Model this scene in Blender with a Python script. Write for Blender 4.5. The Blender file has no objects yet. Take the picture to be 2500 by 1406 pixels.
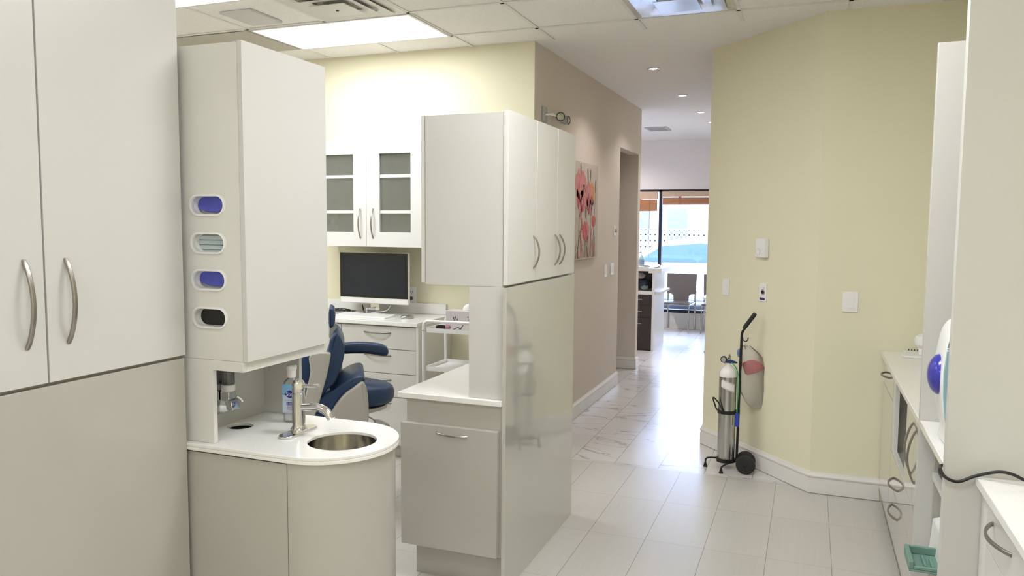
import bpy, bmesh, math, random
from mathutils import Vector, Matrix
random.seed(4)
C = bpy.context.scene.collection
PI = math.pi
R = math.radians

# ------------------------------------------------------------------ camera, world, lights, exposure
sc = bpy.context.scene
cam_d = bpy.data.cameras.new('camera'); cam = bpy.data.objects.new('camera', cam_d); C.objects.link(cam)
cam_d.sensor_fit = 'HORIZONTAL'; cam_d.sensor_width = 36.0
cam_d.lens = 1888.57/2500*36.0
cam_d.clip_start = 0.02; cam_d.clip_end = 300
_p, _r, _y = -0.0825356, 0.0070410, 0.3673765
Mc = Matrix.Rotation(_y, 3, 'Z') @ Matrix.Rotation(PI/2+_p, 3, 'X') @ Matrix.Rotation(_r, 3, 'Z')
cam.matrix_world = Matrix.Translation((0, 0, 1.65)) @ Mc.to_4x4()
sc.camera = cam
sc.view_settings.view_transform = 'Standard'; sc.view_settings.look = 'None'
sc.view_settings.gamma = 1.0; sc.view_settings.use_curve_mapping = False
sc.view_settings.exposure = 1.12
PANEL = 8.2          # strength of the ceiling light panels
w = bpy.data.worlds.new('world'); sc.world = w; w.use_nodes = True
bg = w.node_tree.nodes['Background']
bg.inputs[0].default_value = (0.52, 0.66, 1.0, 1); bg.inputs[1].default_value = 10
sd = bpy.data.lights.new('sun', 'SUN'); sd.energy = 5.0; sd.angle = R(1); sd.color = (1, .97, .92)
sun = bpy.data.objects.new('sun', sd); C.objects.link(sun); sun.location = (0, 8, 12)
sun.rotation_euler = (R(48), 0, R(20))

# ------------------------------------------------------------------ materials
def lin(c):
    return tuple(((v/255)/12.92 if v/255 <= .04045 else ((v/255+.055)/1.055)**2.4) for v in c)
MATS = {}
def mat(name, col, rough=.5, metal=0, spec=.5, coat=0, noise=.03, nscale=25, bump=0, bscale=200, emit=0, trans=0, alpha=1, ior=1.45, speck=None):
    m = bpy.data.materials.new(name); m.use_nodes = True; nt = m.node_tree; N = nt.nodes; L = nt.links
    b = N['Principled BSDF']
    b.inputs['Roughness'].default_value = rough; b.inputs['Metallic'].default_value = metal
    b.inputs['Specular IOR Level'].default_value = spec; b.inputs['Coat Weight'].default_value = coat
    b.inputs['Coat Roughness'].default_value = .06; b.inputs['IOR'].default_value = ior
    b.inputs['Transmission Weight'].default_value = trans; b.inputs['Alpha'].default_value = alpha
    tc = N.new('ShaderNodeTexCoord')
    n = N.new('ShaderNodeTexNoise'); n.inputs['Scale'].default_value = nscale; n.inputs['Detail'].default_value = 3
    L.new(tc.outputs['Object'], n.inputs['Vector'])
    mx = N.new('ShaderNodeMix'); mx.data_type = 'RGBA'
    c = Vector(col)
    mx.inputs[6].default_value = (*(c*(1-noise)), 1); mx.inputs[7].default_value = (*(c*(1+noise)), 1)
    L.new(n.outputs['Fac'], mx.inputs[0]); out = mx.outputs[2]
    if speck:
        v = N.new('ShaderNodeTexVoronoi'); v.inputs['Scale'].default_value = speck[0]
        L.new(tc.outputs['Object'], v.inputs['Vector'])
        lt = N.new('ShaderNodeMath'); lt.operation = 'LESS_THAN'; lt.inputs[1].default_value = speck[1]
        L.new(v.outputs['Distance'], lt.inputs[0])
        m2 = N.new('ShaderNodeMix'); m2.data_type = 'RGBA'; m2.inputs[7].default_value = (*speck[2], 1)
        L.new(lt.outputs[0], m2.inputs[0]); L.new(out, m2.inputs[6]); out = m2.outputs[2]
    L.new(out, b.inputs['Base Color'])
    if bump:
        n2 = N.new('ShaderNodeTexNoise'); n2.inputs['Scale'].default_value = bscale; L.new(tc.outputs['Object'], n2.inputs['Vector'])
        bp = N.new('ShaderNodeBump'); bp.inputs['Strength'].default_value = bump; bp.inputs['Distance'].default_value = .004
        L.new(n2.outputs['Fac'], bp.inputs['Height']); L.new(bp.outputs[0], b.inputs['Normal'])
    if emit:
        b.inputs['Emission Color'].default_value = (*col, 1); b.inputs['Emission Strength'].default_value = emit
    MATS[name] = m
    return m

WHITE = mat('white_laminate', (.73, .72, .69), .28, spec=.5, coat=.25, noise=.012, nscale=4)
WGLOSS = mat('gloss_white_laminate', (.53, .52, .475), .045, spec=.9, coat=1, noise=.012, nscale=4)
WGREY = mat('pale_grey_laminate', (.635, .63, .605), .30, spec=.45, coat=.2, noise=.012, nscale=4)
TAUPE = mat('cabinet_shell_grey', (.475, .458, .415), .25, coat=.35, noise=.02, nscale=6)
DOORW = mat('white_painted_door', (.80, .795, .78), .3, coat=.2, noise=.01)
DIVM = mat('divider_laminate', (.60, .595, .565), .35, coat=.15, noise=.012, nscale=4)
QUARTZ = mat('white_quartz', (.87, .865, .845), .18, coat=.3, noise=.02, nscale=60, speck=(170, .12, (.38, .36, .32)))
YELLOW = mat('yellow_wall_paint', (.81, .77, .585), .7, spec=.3, noise=.012, nscale=3, bump=.05, bscale=300)
TAN = mat('tan_wall_paint', (.70, .625, .555), .7, spec=.3, noise=.015, nscale=3, bump=.05, bscale=300)
GREYW = mat('grey_wall_paint', (.86, .82, .82), .8, spec=.2, noise=.012, nscale=3)
CEILW = mat('ceiling_paint', (.86, .83, .81), .9, spec=.1, noise=.01, nscale=3)
TRIM = mat('white_trim_paint', (.74, .72, .69), .35, coat=.1, noise=.01)
STEEL = mat('brushed_nickel', (.37, .345, .315), .32, metal=1, noise=.08, nscale=300)
CHROME = mat('chrome', (.70, .70, .71), .06, metal=1, noise=.01)
POLSTEEL = mat('polished_steel', (.68, .66, .62), .12, metal=1, noise=.05, nscale=40)
ALU = mat('brushed_aluminium', (.50, .50, .49), .24, metal=1, noise=.06, nscale=200)
BLACK = mat('black_plastic', (.012, .012, .013), .4, noise=.1)
RUBBER = mat('black_rubber', (.02, .02, .021), .7, noise=.15)
DARKG = mat('dark_gap', (.05, .045, .04), .8, noise=.1)
SCREEN = mat('dark_screen', (.010, .015, .028), .16, coat=.15, noise=.1)
SBEZEL = mat('screen_bezel', (.003, .003, .004), .12, coat=.3, noise=.1)
PLASTW = mat('white_plastic', (.87, .87, .865), .35, coat=.15, noise=.01)
PLASTG = mat('grey_plastic', (.42, .42, .41), .45, noise=.02)
BLUEV = mat('navy_vinyl', (.016, .046, .122), .42, coat=.15, noise=.12, nscale=12, bump=.04, bscale=120)
GLOVE = mat('blue_nitrile', (.10, .115, .56), .5, noise=.2, nscale=60, bump=.3, bscale=60)
MASK = mat('pale_mask_fabric', (.55, .63, .66), .8, noise=.05, nscale=40)
CARD = mat('box_cardboard', (.62, .62, .64), .7, noise=.06)
BLUEP = mat('royal_blue_plastic', (.035, .035, .38), .22, coat=.6, noise=.05)
PALEBL = mat('pale_blue_plastic', (.34, .52, .58), .25, coat=.4, noise=.03)
GREENP = mat('teal_green_plastic', (.16, .285, .235), .45, noise=.06)
REDP = mat('red_plastic', (.62, .06, .075), .5, noise=.1)
WOODB = mat('wooden_blind', (.42, .19, .09), .45, noise=.25, nscale=30)
WOODR = mat('wooden_valance', (.58, .42, .31), .5, noise=.1, nscale=20)
DARKW = mat('dark_drawer_laminate', (.035, .026, .026), .4, noise=.2, nscale=15)
FRAMEB = mat('dark_window_frame', (.018, .02, .04), .4, noise=.1)
SEATG = mat('grey_seat_shell', (.17, .15, .145), .45, noise=.04)
OUTW = mat('outdoor_render', (.26, .27, .29), .8, noise=.05, nscale=3)
OUTG = mat('outdoor_asphalt', (.16, .165, .175), .9, noise=.1, nscale=5)
OUTD = mat('outdoor_window_glass', (.07, .075, .09), .2, noise=.1)
CARP = mat('car_paint_white', (.22, .24, .25), .25, coat=.8, noise=.01)
CARG = mat('car_glass', (.05, .09, .10), .1, coat=.5, noise=.05)
PAPERT = mat('brown_paper', (.42, .25, .13), .8, noise=.1)
CANVAS = mat('canvas', (.56, .49, .44), .8, noise=.08, nscale=14, bump=.1)
PINK = mat('pink_petal_paint', (.62, .25, .25), .7, noise=.35, nscale=26)
ROSE = mat('rose_petal_paint', (.55, .13, .14), .7, noise=.35, nscale=30)
ORNG = mat('orange_petal_paint', (.62, .28, .16), .7, noise=.25, nscale=30)
LILAC = mat('lilac_petal_paint', (.58, .50, .60), .7, noise=.2, nscale=30)
STEMP = mat('stem_paint', (.20, .17, .12), .8, noise=.3, nscale=30)
LABELW = mat('white_label', (.85, .85, .84), .6, noise=.04)
GREENT = mat('green_tubing', (.05, .36, .14), .3, noise=.1)
RED_I = mat('red_ink', (.5, .08, .1), .6); BLUE_I = mat('blue_ink', (.02, .03, .30), .5); BLACK_I = mat('black_ink', (.03, .03, .03), .6)
GREY_I = mat('grey_ink', (.25, .25, .25), .6)
SKYLAB = mat('sky_blue_label', (.22, .46, .70), .4, noise=.1, nscale=10)
TANKW = mat('white_enamel', (.86, .86, .84), .2, coat=.5, noise=.01)
BPLAST = mat('dark_blue_plastic', (.015, .03, .14), .35, noise=.1)
EMITP = mat('light_panel_diffuser', (.965, .975, .99), .5, emit=PANEL, noise=0)
EMITQ = mat('light_panel_diffuser_dim', (.965, .975, .99), .5, emit=PANEL*.62, noise=0)
EMITS = mat('spot_lamp_glow', (1, .86, .74), .5, emit=12, noise=0)
TISSUE = mat('tissue_paper', (.8, .8, .79), .9, noise=.02, bump=.3, bscale=40)
MAUVE = mat('mauve_plastic', (.35, .18, .22), .5, noise=.2)

def clear_mat(name, tint=(1, 1, 1), gloss=.12, rough=.05, diff=0, dcol=(.8, .8, .8)):
    m = bpy.data.materials.new(name); m.use_nodes = True; nt = m.node_tree; N = nt.nodes; L = nt.links
    N.remove(N['Principled BSDF']); o = N['Material Output']
    t = N.new('ShaderNodeBsdfTransparent'); t.inputs[0].default_value = (*tint, 1)
    g = N.new('ShaderNodeBsdfGlossy'); g.inputs['Roughness'].default_value = rough
    d = N.new('ShaderNodeBsdfDiffuse')
    nz = N.new('ShaderNodeTexNoise'); nz.inputs['Scale'].default_value = 30
    cr = N.new('ShaderNodeMix'); cr.data_type = 'RGBA'
    cr.inputs[6].default_value = (*[v*.92 for v in dcol], 1); cr.inputs[7].default_value = (*dcol, 1)
    L.new(nz.outputs[0], cr.inputs[0]); L.new(cr.outputs[2], d.inputs[0])
    m0 = N.new('ShaderNodeMixShader'); m0.inputs[0].default_value = diff
    L.new(t.outputs[0], m0.inputs[1]); L.new(d.outputs[0], m0.inputs[2])
    f = N.new('ShaderNodeFresnel'); f.inputs[0].default_value = 1.45
    mu = N.new('ShaderNodeMath'); mu.operation = 'MULTIPLY_ADD'; mu.inputs[1].default_value = 1; mu.inputs[2].default_value = gloss*.3
    L.new(f.outputs[0], mu.inputs[0])
    ms = N.new('ShaderNodeMixShader'); L.new(mu.outputs[0], ms.inputs[0]); L.new(m0.outputs[0], ms.inputs[1]); L.new(g.outputs[0], ms.inputs[2])
    L.new(ms.outputs[0], o.inputs[0]); return m
GLASS = clear_mat('window_glass', (.95, .97, 1))
TGLASS = clear_mat('smoked_cabinet_glass', (.80, .82, .79), gloss=.2, rough=.15, diff=.22, dcol=(.55, .56, .53))
CLEARP = clear_mat('clear_plastic', (.9, .93, .95), gloss=.3, rough=.2, diff=.12)
BAGP = clear_mat('clear_bag_film', (.95, .95, .95), gloss=.05, rough=.4, diff=.13, dcol=(.92, .92, .93))
SMOKEP = clear_mat('smoky_plastic', (.35, .35, .36), gloss=.2, rough=.1, diff=.25, dcol=(.3, .3, .3))

def nodes_mat(name):
    m = bpy.data.materials.new(name); m.use_nodes = True
    return m, m.node_tree.nodes, m.node_tree.links
def floor_mat(name, x0, sx, y0, sy, base, veins, rough, grout, gx=.0028):
    m, N, L = nodes_mat(name); b = N['Principled BSDF']
    tc = N.new('ShaderNodeTexCoord'); sp = N.new('ShaderNodeSeparateXYZ'); L.new(tc.outputs['Object'], sp.inputs[0])
    def ma(op, a, c=None, d=None):
        n = N.new('ShaderNodeMath'); n.operation = op
        for i, v in enumerate((a, c, d)):
            if v is None: continue
            if isinstance(v, (int, float)): n.inputs[i].default_value = v
            else: L.new(v, n.inputs[i])
        return n.outputs[0]
    fx = ma('DIVIDE', ma('SUBTRACT', sp.outputs[0], x0), sx); fy = ma('DIVIDE', ma('SUBTRACT', sp.outputs[1], y0), sy)
    dx = ma('MULTIPLY', ma('ABSOLUTE', ma('SUBTRACT', fx, ma('ROUND', fx))), sx)
    dy = ma('MULTIPLY', ma('ABSOLUTE', ma('SUBTRACT', fy, ma('ROUND', fy))), sy)
    lx = ma('LESS_THAN', dx, gx*.5); ly = ma('LESS_THAN', dy, .0028)
    cell = N.new('ShaderNodeCombineXYZ'); L.new(ma('FLOOR', fx), cell.inputs[0]); L.new(ma('FLOOR', fy), cell.inputs[1])
    wn = N.new('ShaderNodeTexWhiteNoise'); wn.noise_dimensions = '3D'; L.new(cell.outputs[0], wn.inputs[0])
    # streaks or soft clouding, offset per tile
    off = N.new('ShaderNodeVectorMath'); off.operation = 'MULTIPLY_ADD'
    L.new(wn.outputs['Color'], off.inputs[0]); off.inputs[1].default_value = (7, 7, 7); L.new(tc.outputs['Object'], off.inputs[2])
    mp = N.new('ShaderNodeMapping'); mp.inputs['Scale'].default_value = (70, 2.5, 1) if not veins else (3, 3, 1)
    L.new(off.outputs[0], mp.inputs[0])
    nz = N.new('ShaderNodeTexNoise'); nz.inputs['Scale'].default_value = 1; nz.inputs['Detail'].default_value = 4; L.new(mp.outputs[0], nz.inputs['Vector'])
    tint = ma('MULTIPLY_ADD', wn.outputs['Value'], .05, .955)
    tone = ma('MULTIPLY_ADD', nz.outputs['Fac'], .10, -.05)
    tot = ma('ADD', tint, tone)
    vm = N.new('ShaderNodeVectorMath'); vm.operation = 'SCALE'; vm.inputs[0].default_value = base; L.new(tot, vm.inputs['Scale'])
    col = vm.outputs[0]
    if veins:
        mp2 = N.new('ShaderNodeMapping'); mp2.inputs['Rotation'].default_value = (0, 0, R(38)); mp2.inputs['Scale'].default_value = (1.1, 3.6, 1)
        L.new(off.outputs[0], mp2.inputs[0])
        n3 = N.new('ShaderNodeTexNoise'); n3.inputs['Scale'].default_value = 1.0; n3.inputs['Detail'].default_value = 5; n3.inputs['Distortion'].default_value = .6
        L.new(mp2.outputs[0], n3.inputs['Vector'])
        d = ma('ABSOLUTE', ma('SUBTRACT', n3.outputs['Fac'], .56))
        vein = ma('MULTIPLY', ma('SUBTRACT', 1.0, ma('MINIMUM', ma('DIVIDE', d, .013), 1.0)), ma('GREATER_THAN', wn.outputs['Value'], .25))
        mv = N.new('ShaderNodeMix'); mv.data_type = 'RGBA'; mv.inputs[7].default_value = (.30, .28, .27, 1)
        L.new(ma('MULTIPLY', vein, .8), mv.inputs[0]); L.new(col, mv.inputs[6]); col = mv.outputs[2]
    g1 = N.new('ShaderNodeMix'); g1.data_type = 'RGBA'; g1.inputs[7].default_value = (*grout, 1)
    L.new(ma('MULTIPLY', ly, .45), g1.inputs[0]); L.new(col, g1.inputs[6])
    g2 = N.new('ShaderNodeMix'); g2.data_type = 'RGBA'; g2.inputs[7].default_value = (*[v*.6 for v in grout], 1)
    L.new(lx, g2.inputs[0]); L.new(g1.outputs[2], g2.inputs[6])
    L.new(g2.outputs[2], b.inputs['Base Color'])
    b.inputs['Roughness'].default_value = rough; b.inputs['Coat Weight'].default_value = .15; b.inputs['Coat Roughness'].default_value = .15
    return m
FLOOR1 = floor_mat('linen_porcelain_tile', -.757, .303, 3.94, .595, (.59, .57, .535), False, .30, (.33, .31, .28))
FLOOR2 = floor_mat('veined_marble_tile', -.911, .305, 5.79, .61, (.70, .68, .67), True, .26, (.28, .27, .27))
def ceil_mat():
    m, N, L = nodes_mat('acoustic_ceiling_tile'); b = N['Principled BSDF']
    tc = N.new('ShaderNodeTexCoord'); n = N.new('ShaderNodeTexNoise'); n.inputs['Scale'].default_value = 160; n.inputs['Detail'].default_value = 2
    L.new(tc.outputs['Object'], n.inputs['Vector'])
    r = N.new('ShaderNodeValToRGB'); r.color_ramp.elements[0].position = .33; r.color_ramp.elements[0].color = (.76, .735, .705, 1)
    r.color_ramp.elements[1].position = .47; r.color_ramp.elements[1].color = (.88, .86, .84, 1)
    L.new(n.outputs['Fac'], r.inputs[0]); L.new(r.outputs[0], b.inputs['Base Color'])
    bp = N.new('ShaderNodeBump'); bp.inputs['Strength'].default_value = .3; bp.inputs['Distance'].default_value = .003
    L.new(n.outputs['Fac'], bp.inputs['Height']); L.new(bp.outputs[0], b.inputs['Normal']); b.inputs['Roughness'].default_value = .95
    return m
CTILE = ceil_mat()
def perf_mat():
    m, N, L = nodes_mat('perforated_metal'); b = N['Principled BSDF']
    tc = N.new('ShaderNodeTexCoord'); v = N.new('ShaderNodeTexVoronoi'); v.inputs['Scale'].default_value = 90; v.inputs['Randomness'].default_value = 0
    L.new(tc.outputs['Object'], v.inputs['Vector'])
    lt = N.new('ShaderNodeMath'); lt.operation = 'LESS_THAN'; lt.inputs[1].default_value = .22; L.new(v.outputs['Distance'], lt.inputs[0])
    mx = N.new('ShaderNodeMix'); mx.data_type = 'RGBA'; mx.inputs[6].default_value = (.52, .48, .43, 1); mx.inputs[7].default_value = (.12, .1, .08, 1)
    L.new(lt.outputs[0], mx.inputs[0]); L.new(mx.outputs[2], b.inputs['Base Color']); return m
PERF = perf_mat()

# ------------------------------------------------------------------ mesh helpers
class MB:
    def __init__(s, mats=None):
        s.bm = bmesh.new(); s.mi = 0
    def f(s, vs):
        try:
            fa = s.bm.faces.new(vs); fa.material_index = s.mi; return fa
        except ValueError: return None
    def box(s, x0, x1, y0, y1, z0, z1):
        v = [s.bm.verts.new((x, y, z)) for x in (x0, x1) for y in (y0, y1) for z in (z0, z1)]
        for q in ((0,1,3,2),(4,6,7,5),(0,4,5,1),(2,3,7,6),(0,2,6,4),(1,5,7,3)): s.f([v[i] for i in q])
        return s
    def prism(s, pts, fn, a, b):
        """extrude 2D polygon: fn(u, v, t) -> 3D, between t=a and t=b"""
        A = [s.bm.verts.new(fn(u, v, a)) for u, v in pts]; B = [s.bm.verts.new(fn(u, v, b)) for u, v in pts]
        n = len(pts); s.f(A[::-1]); s.f(B)
        for i in range(n): s.f([A[i], A[(i+1) % n], B[(i+1) % n], B[i]])
        return s
    def plate(s, outer, holes, fn, a, b, sides_of_holes=True):
        tb = bmesh.new(); es = []
        for lp in [outer]+holes:
            vs = [tb.verts.new((u, v, 0)) for u, v in lp]
            es += [tb.edges.new((vs[i], vs[(i+1) % len(vs)])) for i in range(len(vs))]
        bmesh.ops.triangle_fill(tb, use_beauty=True, use_dissolve=False, edges=es)
        tb.verts.index_update()
        for t, rev in ((a, True), (b, False)):
            mp = {v.index: s.bm.verts.new(fn(v.co.x, v.co.y, t)) for v in tb.verts}
            for fa in tb.faces:
                q = [mp[v.index] for v in fa.verts]
                s.f(q[::-1] if rev else q)
            if t == a: A = mp
            else: B = mp
        i0 = 0; tb.verts.ensure_lookup_table()
        for lp in [outer]+holes:
            n = len(lp)
            for i in range(n):
                p, q = i0+i, i0+(i+1) % n
                s.f([A[p], A[q], B[q], B[p]])
            i0 += n
        tb.free(); return s
    def lathe(s, prof, c=(0, 0, 0), n=32, axis='Z', cap=True):
        """prof: list of (r, h)"""
        c = Vector(c); rings = []
        for r, h in prof:
            ring = []
            for i in range(n):
                a = 2*PI*i/n; x, y = r*math.cos(a), r*math.sin(a)
                p = {'Z': (x, y, h), 'X': (h, x, y), 'Y': (x, h, y)}[axis]
                ring.append(s.bm.verts.new(c+Vector(p)))
            rings.append(ring)
        for a, b in zip(rings, rings[1:]):
            for i in range(n): s.f([a[i], a[(i+1) % n], b[(i+1) % n], b[i]])
        if cap:
            s.f(rings[0][::-1]); s.f(rings[-1])
        return s
    def tube(s, path, r, k=10, cap=True, rs=None):
        P = [Vector(p) for p in path]; n = len(P)
        T = [(P[min(i+1, n-1)]-P[max(i-1, 0)]).normalized() for i in range(n)]
        ref = Vector((0, 0, 1)) if abs(T[0].z) < .9 else Vector((1, 0, 0))
        S = T[0].cross(ref).normalized(); rings = []
        for i in range(n):
            S = (S-T[i]*S.dot(T[i])).normalized(); U = T[i].cross(S)
            rr = rs[i] if rs else r
            rings.append([s.bm.verts.new(P[i]+rr*(math.cos(2*PI*j/k)*S+math.sin(2*PI*j/k)*U)) for j in range(k)])
        for a, b in zip(rings, rings[1:]):
            for i in range(k): s.f([a[i], a[(i+1) % k], b[(i+1) % k], b[i]])
        if cap: s.f(rings[0][::-1]); s.f(rings[-1])
        return s
    def bar(s, path, side, w, t):
        """rectangular section bar along path; w across 'side', t across the other way"""
        P = [Vector(p) for p in path]; n = len(P); S = Vector(side).normalized(); rings = []
        for i in range(n):
            T = (P[min(i+1, n-1)]-P[max(i-1, 0)]).normalized(); U = T.cross(S).normalized()
            tt = t[i] if isinstance(t, list) else t
            rings.append([s.bm.verts.new(P[i]+S*a*w/2+U*b*tt/2) for a, b in ((-1,-.6),(-.7,-1),(.7,-1),(1,-.6),(1,.6),(.7,1),(-.7,1),(-1,.6))])
        for a, b in zip(rings, rings[1:]):
            for i in range(8): s.f([a[i], a[(i+1) % 8], b[(i+1) % 8], b[i]])
        s.f(rings[0][::-1]); s.f(rings[-1]); return s
    def ball(s, c, r, n=16, m=10):
        c = Vector(c); rx, ry, rz = r if isinstance(r, (tuple, list)) else (r, r, r)
        rings = [[s.bm.verts.new(c+Vector((rx*math.sin(PI*j/m)*math.cos(2*PI*i/n), ry*math.sin(PI*j/m)*math.sin(2*PI*i/n), rz*math.cos(PI*j/m)))) for i in range(n)] for j in range(1, m)]
        t = s.bm.verts.new(c+Vector((0, 0, rz))); b = s.bm.verts.new(c-Vector((0, 0, rz)))
        for p, q in zip(rings, rings[1:]):
            for i in range(n): s.f([p[i], q[i], q[(i+1) % n], p[(i+1) % n]])
        for i in range(n):
            s.f([t, rings[0][i], rings[0][(i+1) % n]]); s.f([b, rings[-1][(i+1) % n], rings[-1][i]])
        return s
def stadium(cx, cy, w, h, n=10):
    """rounded slot w x h (w>h) as polygon"""
    r = min(w, h)/2; pts = []
    if w >= h:
        d = w/2-r
        for i in range(n+1): a = -PI/2+PI*i/n; pts.append((cx+d+r*math.cos(a), cy+r*math.sin(a)))
        for i in range(n+1): a = PI/2+PI*i/n; pts.append((cx-d+r*math.cos(a), cy+r*math.sin(a)))
    else:
        d = h/2-r
        for i in range(n+1): a = PI*i/n; pts.append((cx+r*math.cos(a), cy+d+r*math.sin(a)))
        for i in range(n+1): a = PI+PI*i/n; pts.append((cx+r*math.cos(a), cy-d+r*math.sin(a)))
    return pts
def rrect(x0, x1, y0, y1, r, n=4):
    pts = []
    for cx, cy, a0 in ((x1-r, y1-r, 0), (x0+r, y1-r, 90), (x0+r, y0+r, 180), (x1-r, y0+r, 270)):
        for i in range(n+1): a = R(a0+90*i/n); pts.append((cx+r*math.cos(a), cy+r*math.sin(a)))
    return pts
def circ(cx, cy, r, n=40): return [(cx+r*math.cos(2*PI*i/n), cy+r*math.sin(2*PI*i/n)) for i in range(n)]
def spline(pts, k=8):
    P = [Vector(p) for p in pts]; P = [2*P[0]-P[1]]+P+[2*P[-1]-P[-2]]; out = []
    for i in range(1, len(P)-2):
        for j in range(k):
            t = j/k; a, b, c, d = P[i-1], P[i], P[i+1], P[i+2]
            out.append(.5*((2*b)+(c-a)*t+(2*a-5*b+4*c-d)*t*t+(3*b-a-3*c+d)*t**3))
    out.append(P[-2]); return out
def smooth_poly(pts, k=4):
    """closed Catmull-Rom through 2D points"""
    n = len(pts); out = []
    for i in range(n):
        a, b, c, d = [Vector(pts[(i+j-1) % n]) for j in range(4)]
        for j in range(k):
            t = j/k; out.append(tuple(.5*((2*b)+(c-a)*t+(2*a-5*b+4*c-d)*t*t+(3*b-a-3*c+d)*t**3)))
    return out
XY = lambda u, v, t: (u, v, t)
XZ = lambda u, v, t: (u, t, v)
YZ = lambda u, v, t: (t, u, v)

ROOT = {}
def root_matrix(o):
    while o.parent: o = o.parent
    return Matrix.Translation(o.location) @ Matrix.Rotation(o.rotation_euler.z, 4, 'Z')
def thing(name, label, cat, loc=(0, 0, 0), rotz=0, group=None, kind=None):
    o = bpy.data.objects.new(name, None); C.objects.link(o); o.empty_display_size = .05
    o.location = loc; o.rotation_euler = (0, 0, rotz)
    if kind: o['kind'] = kind
    else: o['label'] = label; o['category'] = cat
    if group: o['group'] = group
    return o
def mesh_of(mb, m, sharp=32):
    bmesh.ops.recalc_face_normals(mb.bm, faces=mb.bm.faces)
    me = bpy.data.meshes.new('mesh'); mb.bm.to_mesh(me); mb.bm.free()
    for x in (m if isinstance(m, (list, tuple)) else [m]): me.materials.append(x)
    me.polygons.foreach_set('use_smooth', [True]*len(me.polygons)); me.set_sharp_from_angle(angle=R(sharp))
    return me
def part(name, mb, m, parent, world=True, bevel=0, label=None, sub=0, sharp=32):
    me = mesh_of(mb, m, sharp)
    if world: me.transform(root_matrix(parent).inverted())
    o = bpy.data.objects.new(name, me); C.objects.link(o); o.parent = parent
    mods(o, bevel, sub)
    if label: o['label'] = label
    return o
def mods(o, bevel, sub):
    if bevel:
        b = o.modifiers.new('bevel', 'BEVEL'); b.width = bevel; b.segments = 2; b.limit_method = 'ANGLE'; b.angle_limit = R(40); b.harden_normals = False
    if sub:
        s = o.modifiers.new('sub', 'SUBSURF'); s.levels = sub; s.render_levels = sub
def solo(name, mb, m, label, cat, loc=None, bevel=0, group=None, sub=0, kind=None, sharp=32):
    me = mesh_of(mb, m, sharp)
    if loc is None:
        xs = [v.co for v in me.vertices]
        loc = (sum(v.x for v in xs)/len(xs), sum(v.y for v in xs)/len(xs), min(v.z for v in xs))
    me.transform(Matrix.Translation(-Vector(loc)))
    o = bpy.data.objects.new(name, me); C.objects.link(o); o.location = loc; mods(o, bevel, sub)
    if kind: o['kind'] = kind
    if label: o['label'] = label; o['category'] = cat
    if group: o['group'] = group
    return o
def struct(name, mb, m, bevel=0):
    me = mesh_of(mb, m); o = bpy.data.objects.new(name, me); C.objects.link(o); o['kind'] = 'structure'; mods(o, bevel, 0); return o
def text_mb(body, size, fn, depth=.0006, align='CENTER'):
    """text as mesh, mapped by fn(x, y, d) -> 3D"""
    cu = bpy.data.curves.new('t', 'FONT'); cu.body = body; cu.size = size; cu.align_x = align; cu.resolution_u = 3
    ob = bpy.data.objects.new('t', cu); C.objects.link(ob)
    bpy.context.view_layer.update()
    me = bpy.data.meshes.new_from_object(ob.evaluated_get(bpy.context.evaluated_depsgraph_get()))
    mb = MB(); mb.bm.from_mesh(me)
    for v in mb.bm.verts: v.co = Vector(fn(v.co.x, v.co.y, depth))
    bpy.data.objects.remove(ob); bpy.data.curves.remove(cu); bpy.data.meshes.remove(me)
    return mb
def add_text(mb, body, size, fn, depth=.0006, mi=0, align='CENTER'):
    t = text_mb(body, size, fn, depth, align); me = bpy.data.meshes.new('x'); t.bm.to_mesh(me); t.bm.free()
    n0 = len(mb.bm.faces); mb.bm.from_mesh(me); mb.bm.faces.ensure_lookup_table()
    for f in mb.bm.faces[n0:]: f.material_index = mi
    bpy.data.meshes.remove(me)
def arc_handle(p0, p1, out, bulge, w=.011, t=.008):
    p0, p1, out = Vector(p0), Vector(p1), Vector(out).normalized(); n = 18; path = []; th = []
    for i in range(n+1):
        q = i/n; path.append(p0.lerp(p1, q)+out*(bulge*math.sin(PI*q)**.75-.001)); th.append(t*(1.0 if 0 < i < n else .9))
    return MB().bar(path, (p1-p0).cross(out), w, th)
def rod_handle(p0, p1, out, stand=.03, r=.005):
    p0, p1, out = Vector(p0), Vector(p1), Vector(out).normalized()
    return MB().tube([p0+out*stand, p1+out*stand], r)

# ------------------------------------------------------------------ the setting
CZ = 2.917
struct('floor', MB().box(-6, 1.3, -2.6, 5.16, -.05, 0), FLOOR1)
struct('floor.001', MB().box(-6, 1.3, 5.16, 12.6, -.05, 0), FLOOR2)
# suspended ceiling with holes where the fittings sit is kept whole; fittings hang just below
struct('ceiling', MB().box(-6, 1.3, -2.6, 5.13, CZ, CZ+.05), CTILE)
mb = MB(); mb.prism([(5.13, CZ), (12.7, CZ+.07), (12.7, CZ+.12), (5.13, CZ+.05)], YZ, -6, 1.3); struct('ceiling.001', mb, CEILW)
mb = MB()
gx = [-5.33, -4.72, -4.11, -3.505, -2.91, -2.31, -1.70, -1.05, -.445, .165, .775]
gy = [-2.5, -1.88, -1.27, -.66, -.05, .56, 1.17, 1.78, 2.39, 3.00, 3.62, 4.23, 4.835]
for x in gx: mb.box(x-.012, x+.012, -2.6, 5.10 if x > -1.6 else 5.178, CZ-.006, CZ-.0005)
for y in gy: mb.box(-6, 1.1, y-.012, y+.012, CZ-.006, CZ-.0005)
struct('trim_1', mb, mat('ceiling_grid_paint', (.78, .76, .73), .5))
struct('wall_back', MB().box(-6, -1.8354, 5.178, 5.29, 0, CZ+.1), YELLOW)
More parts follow.
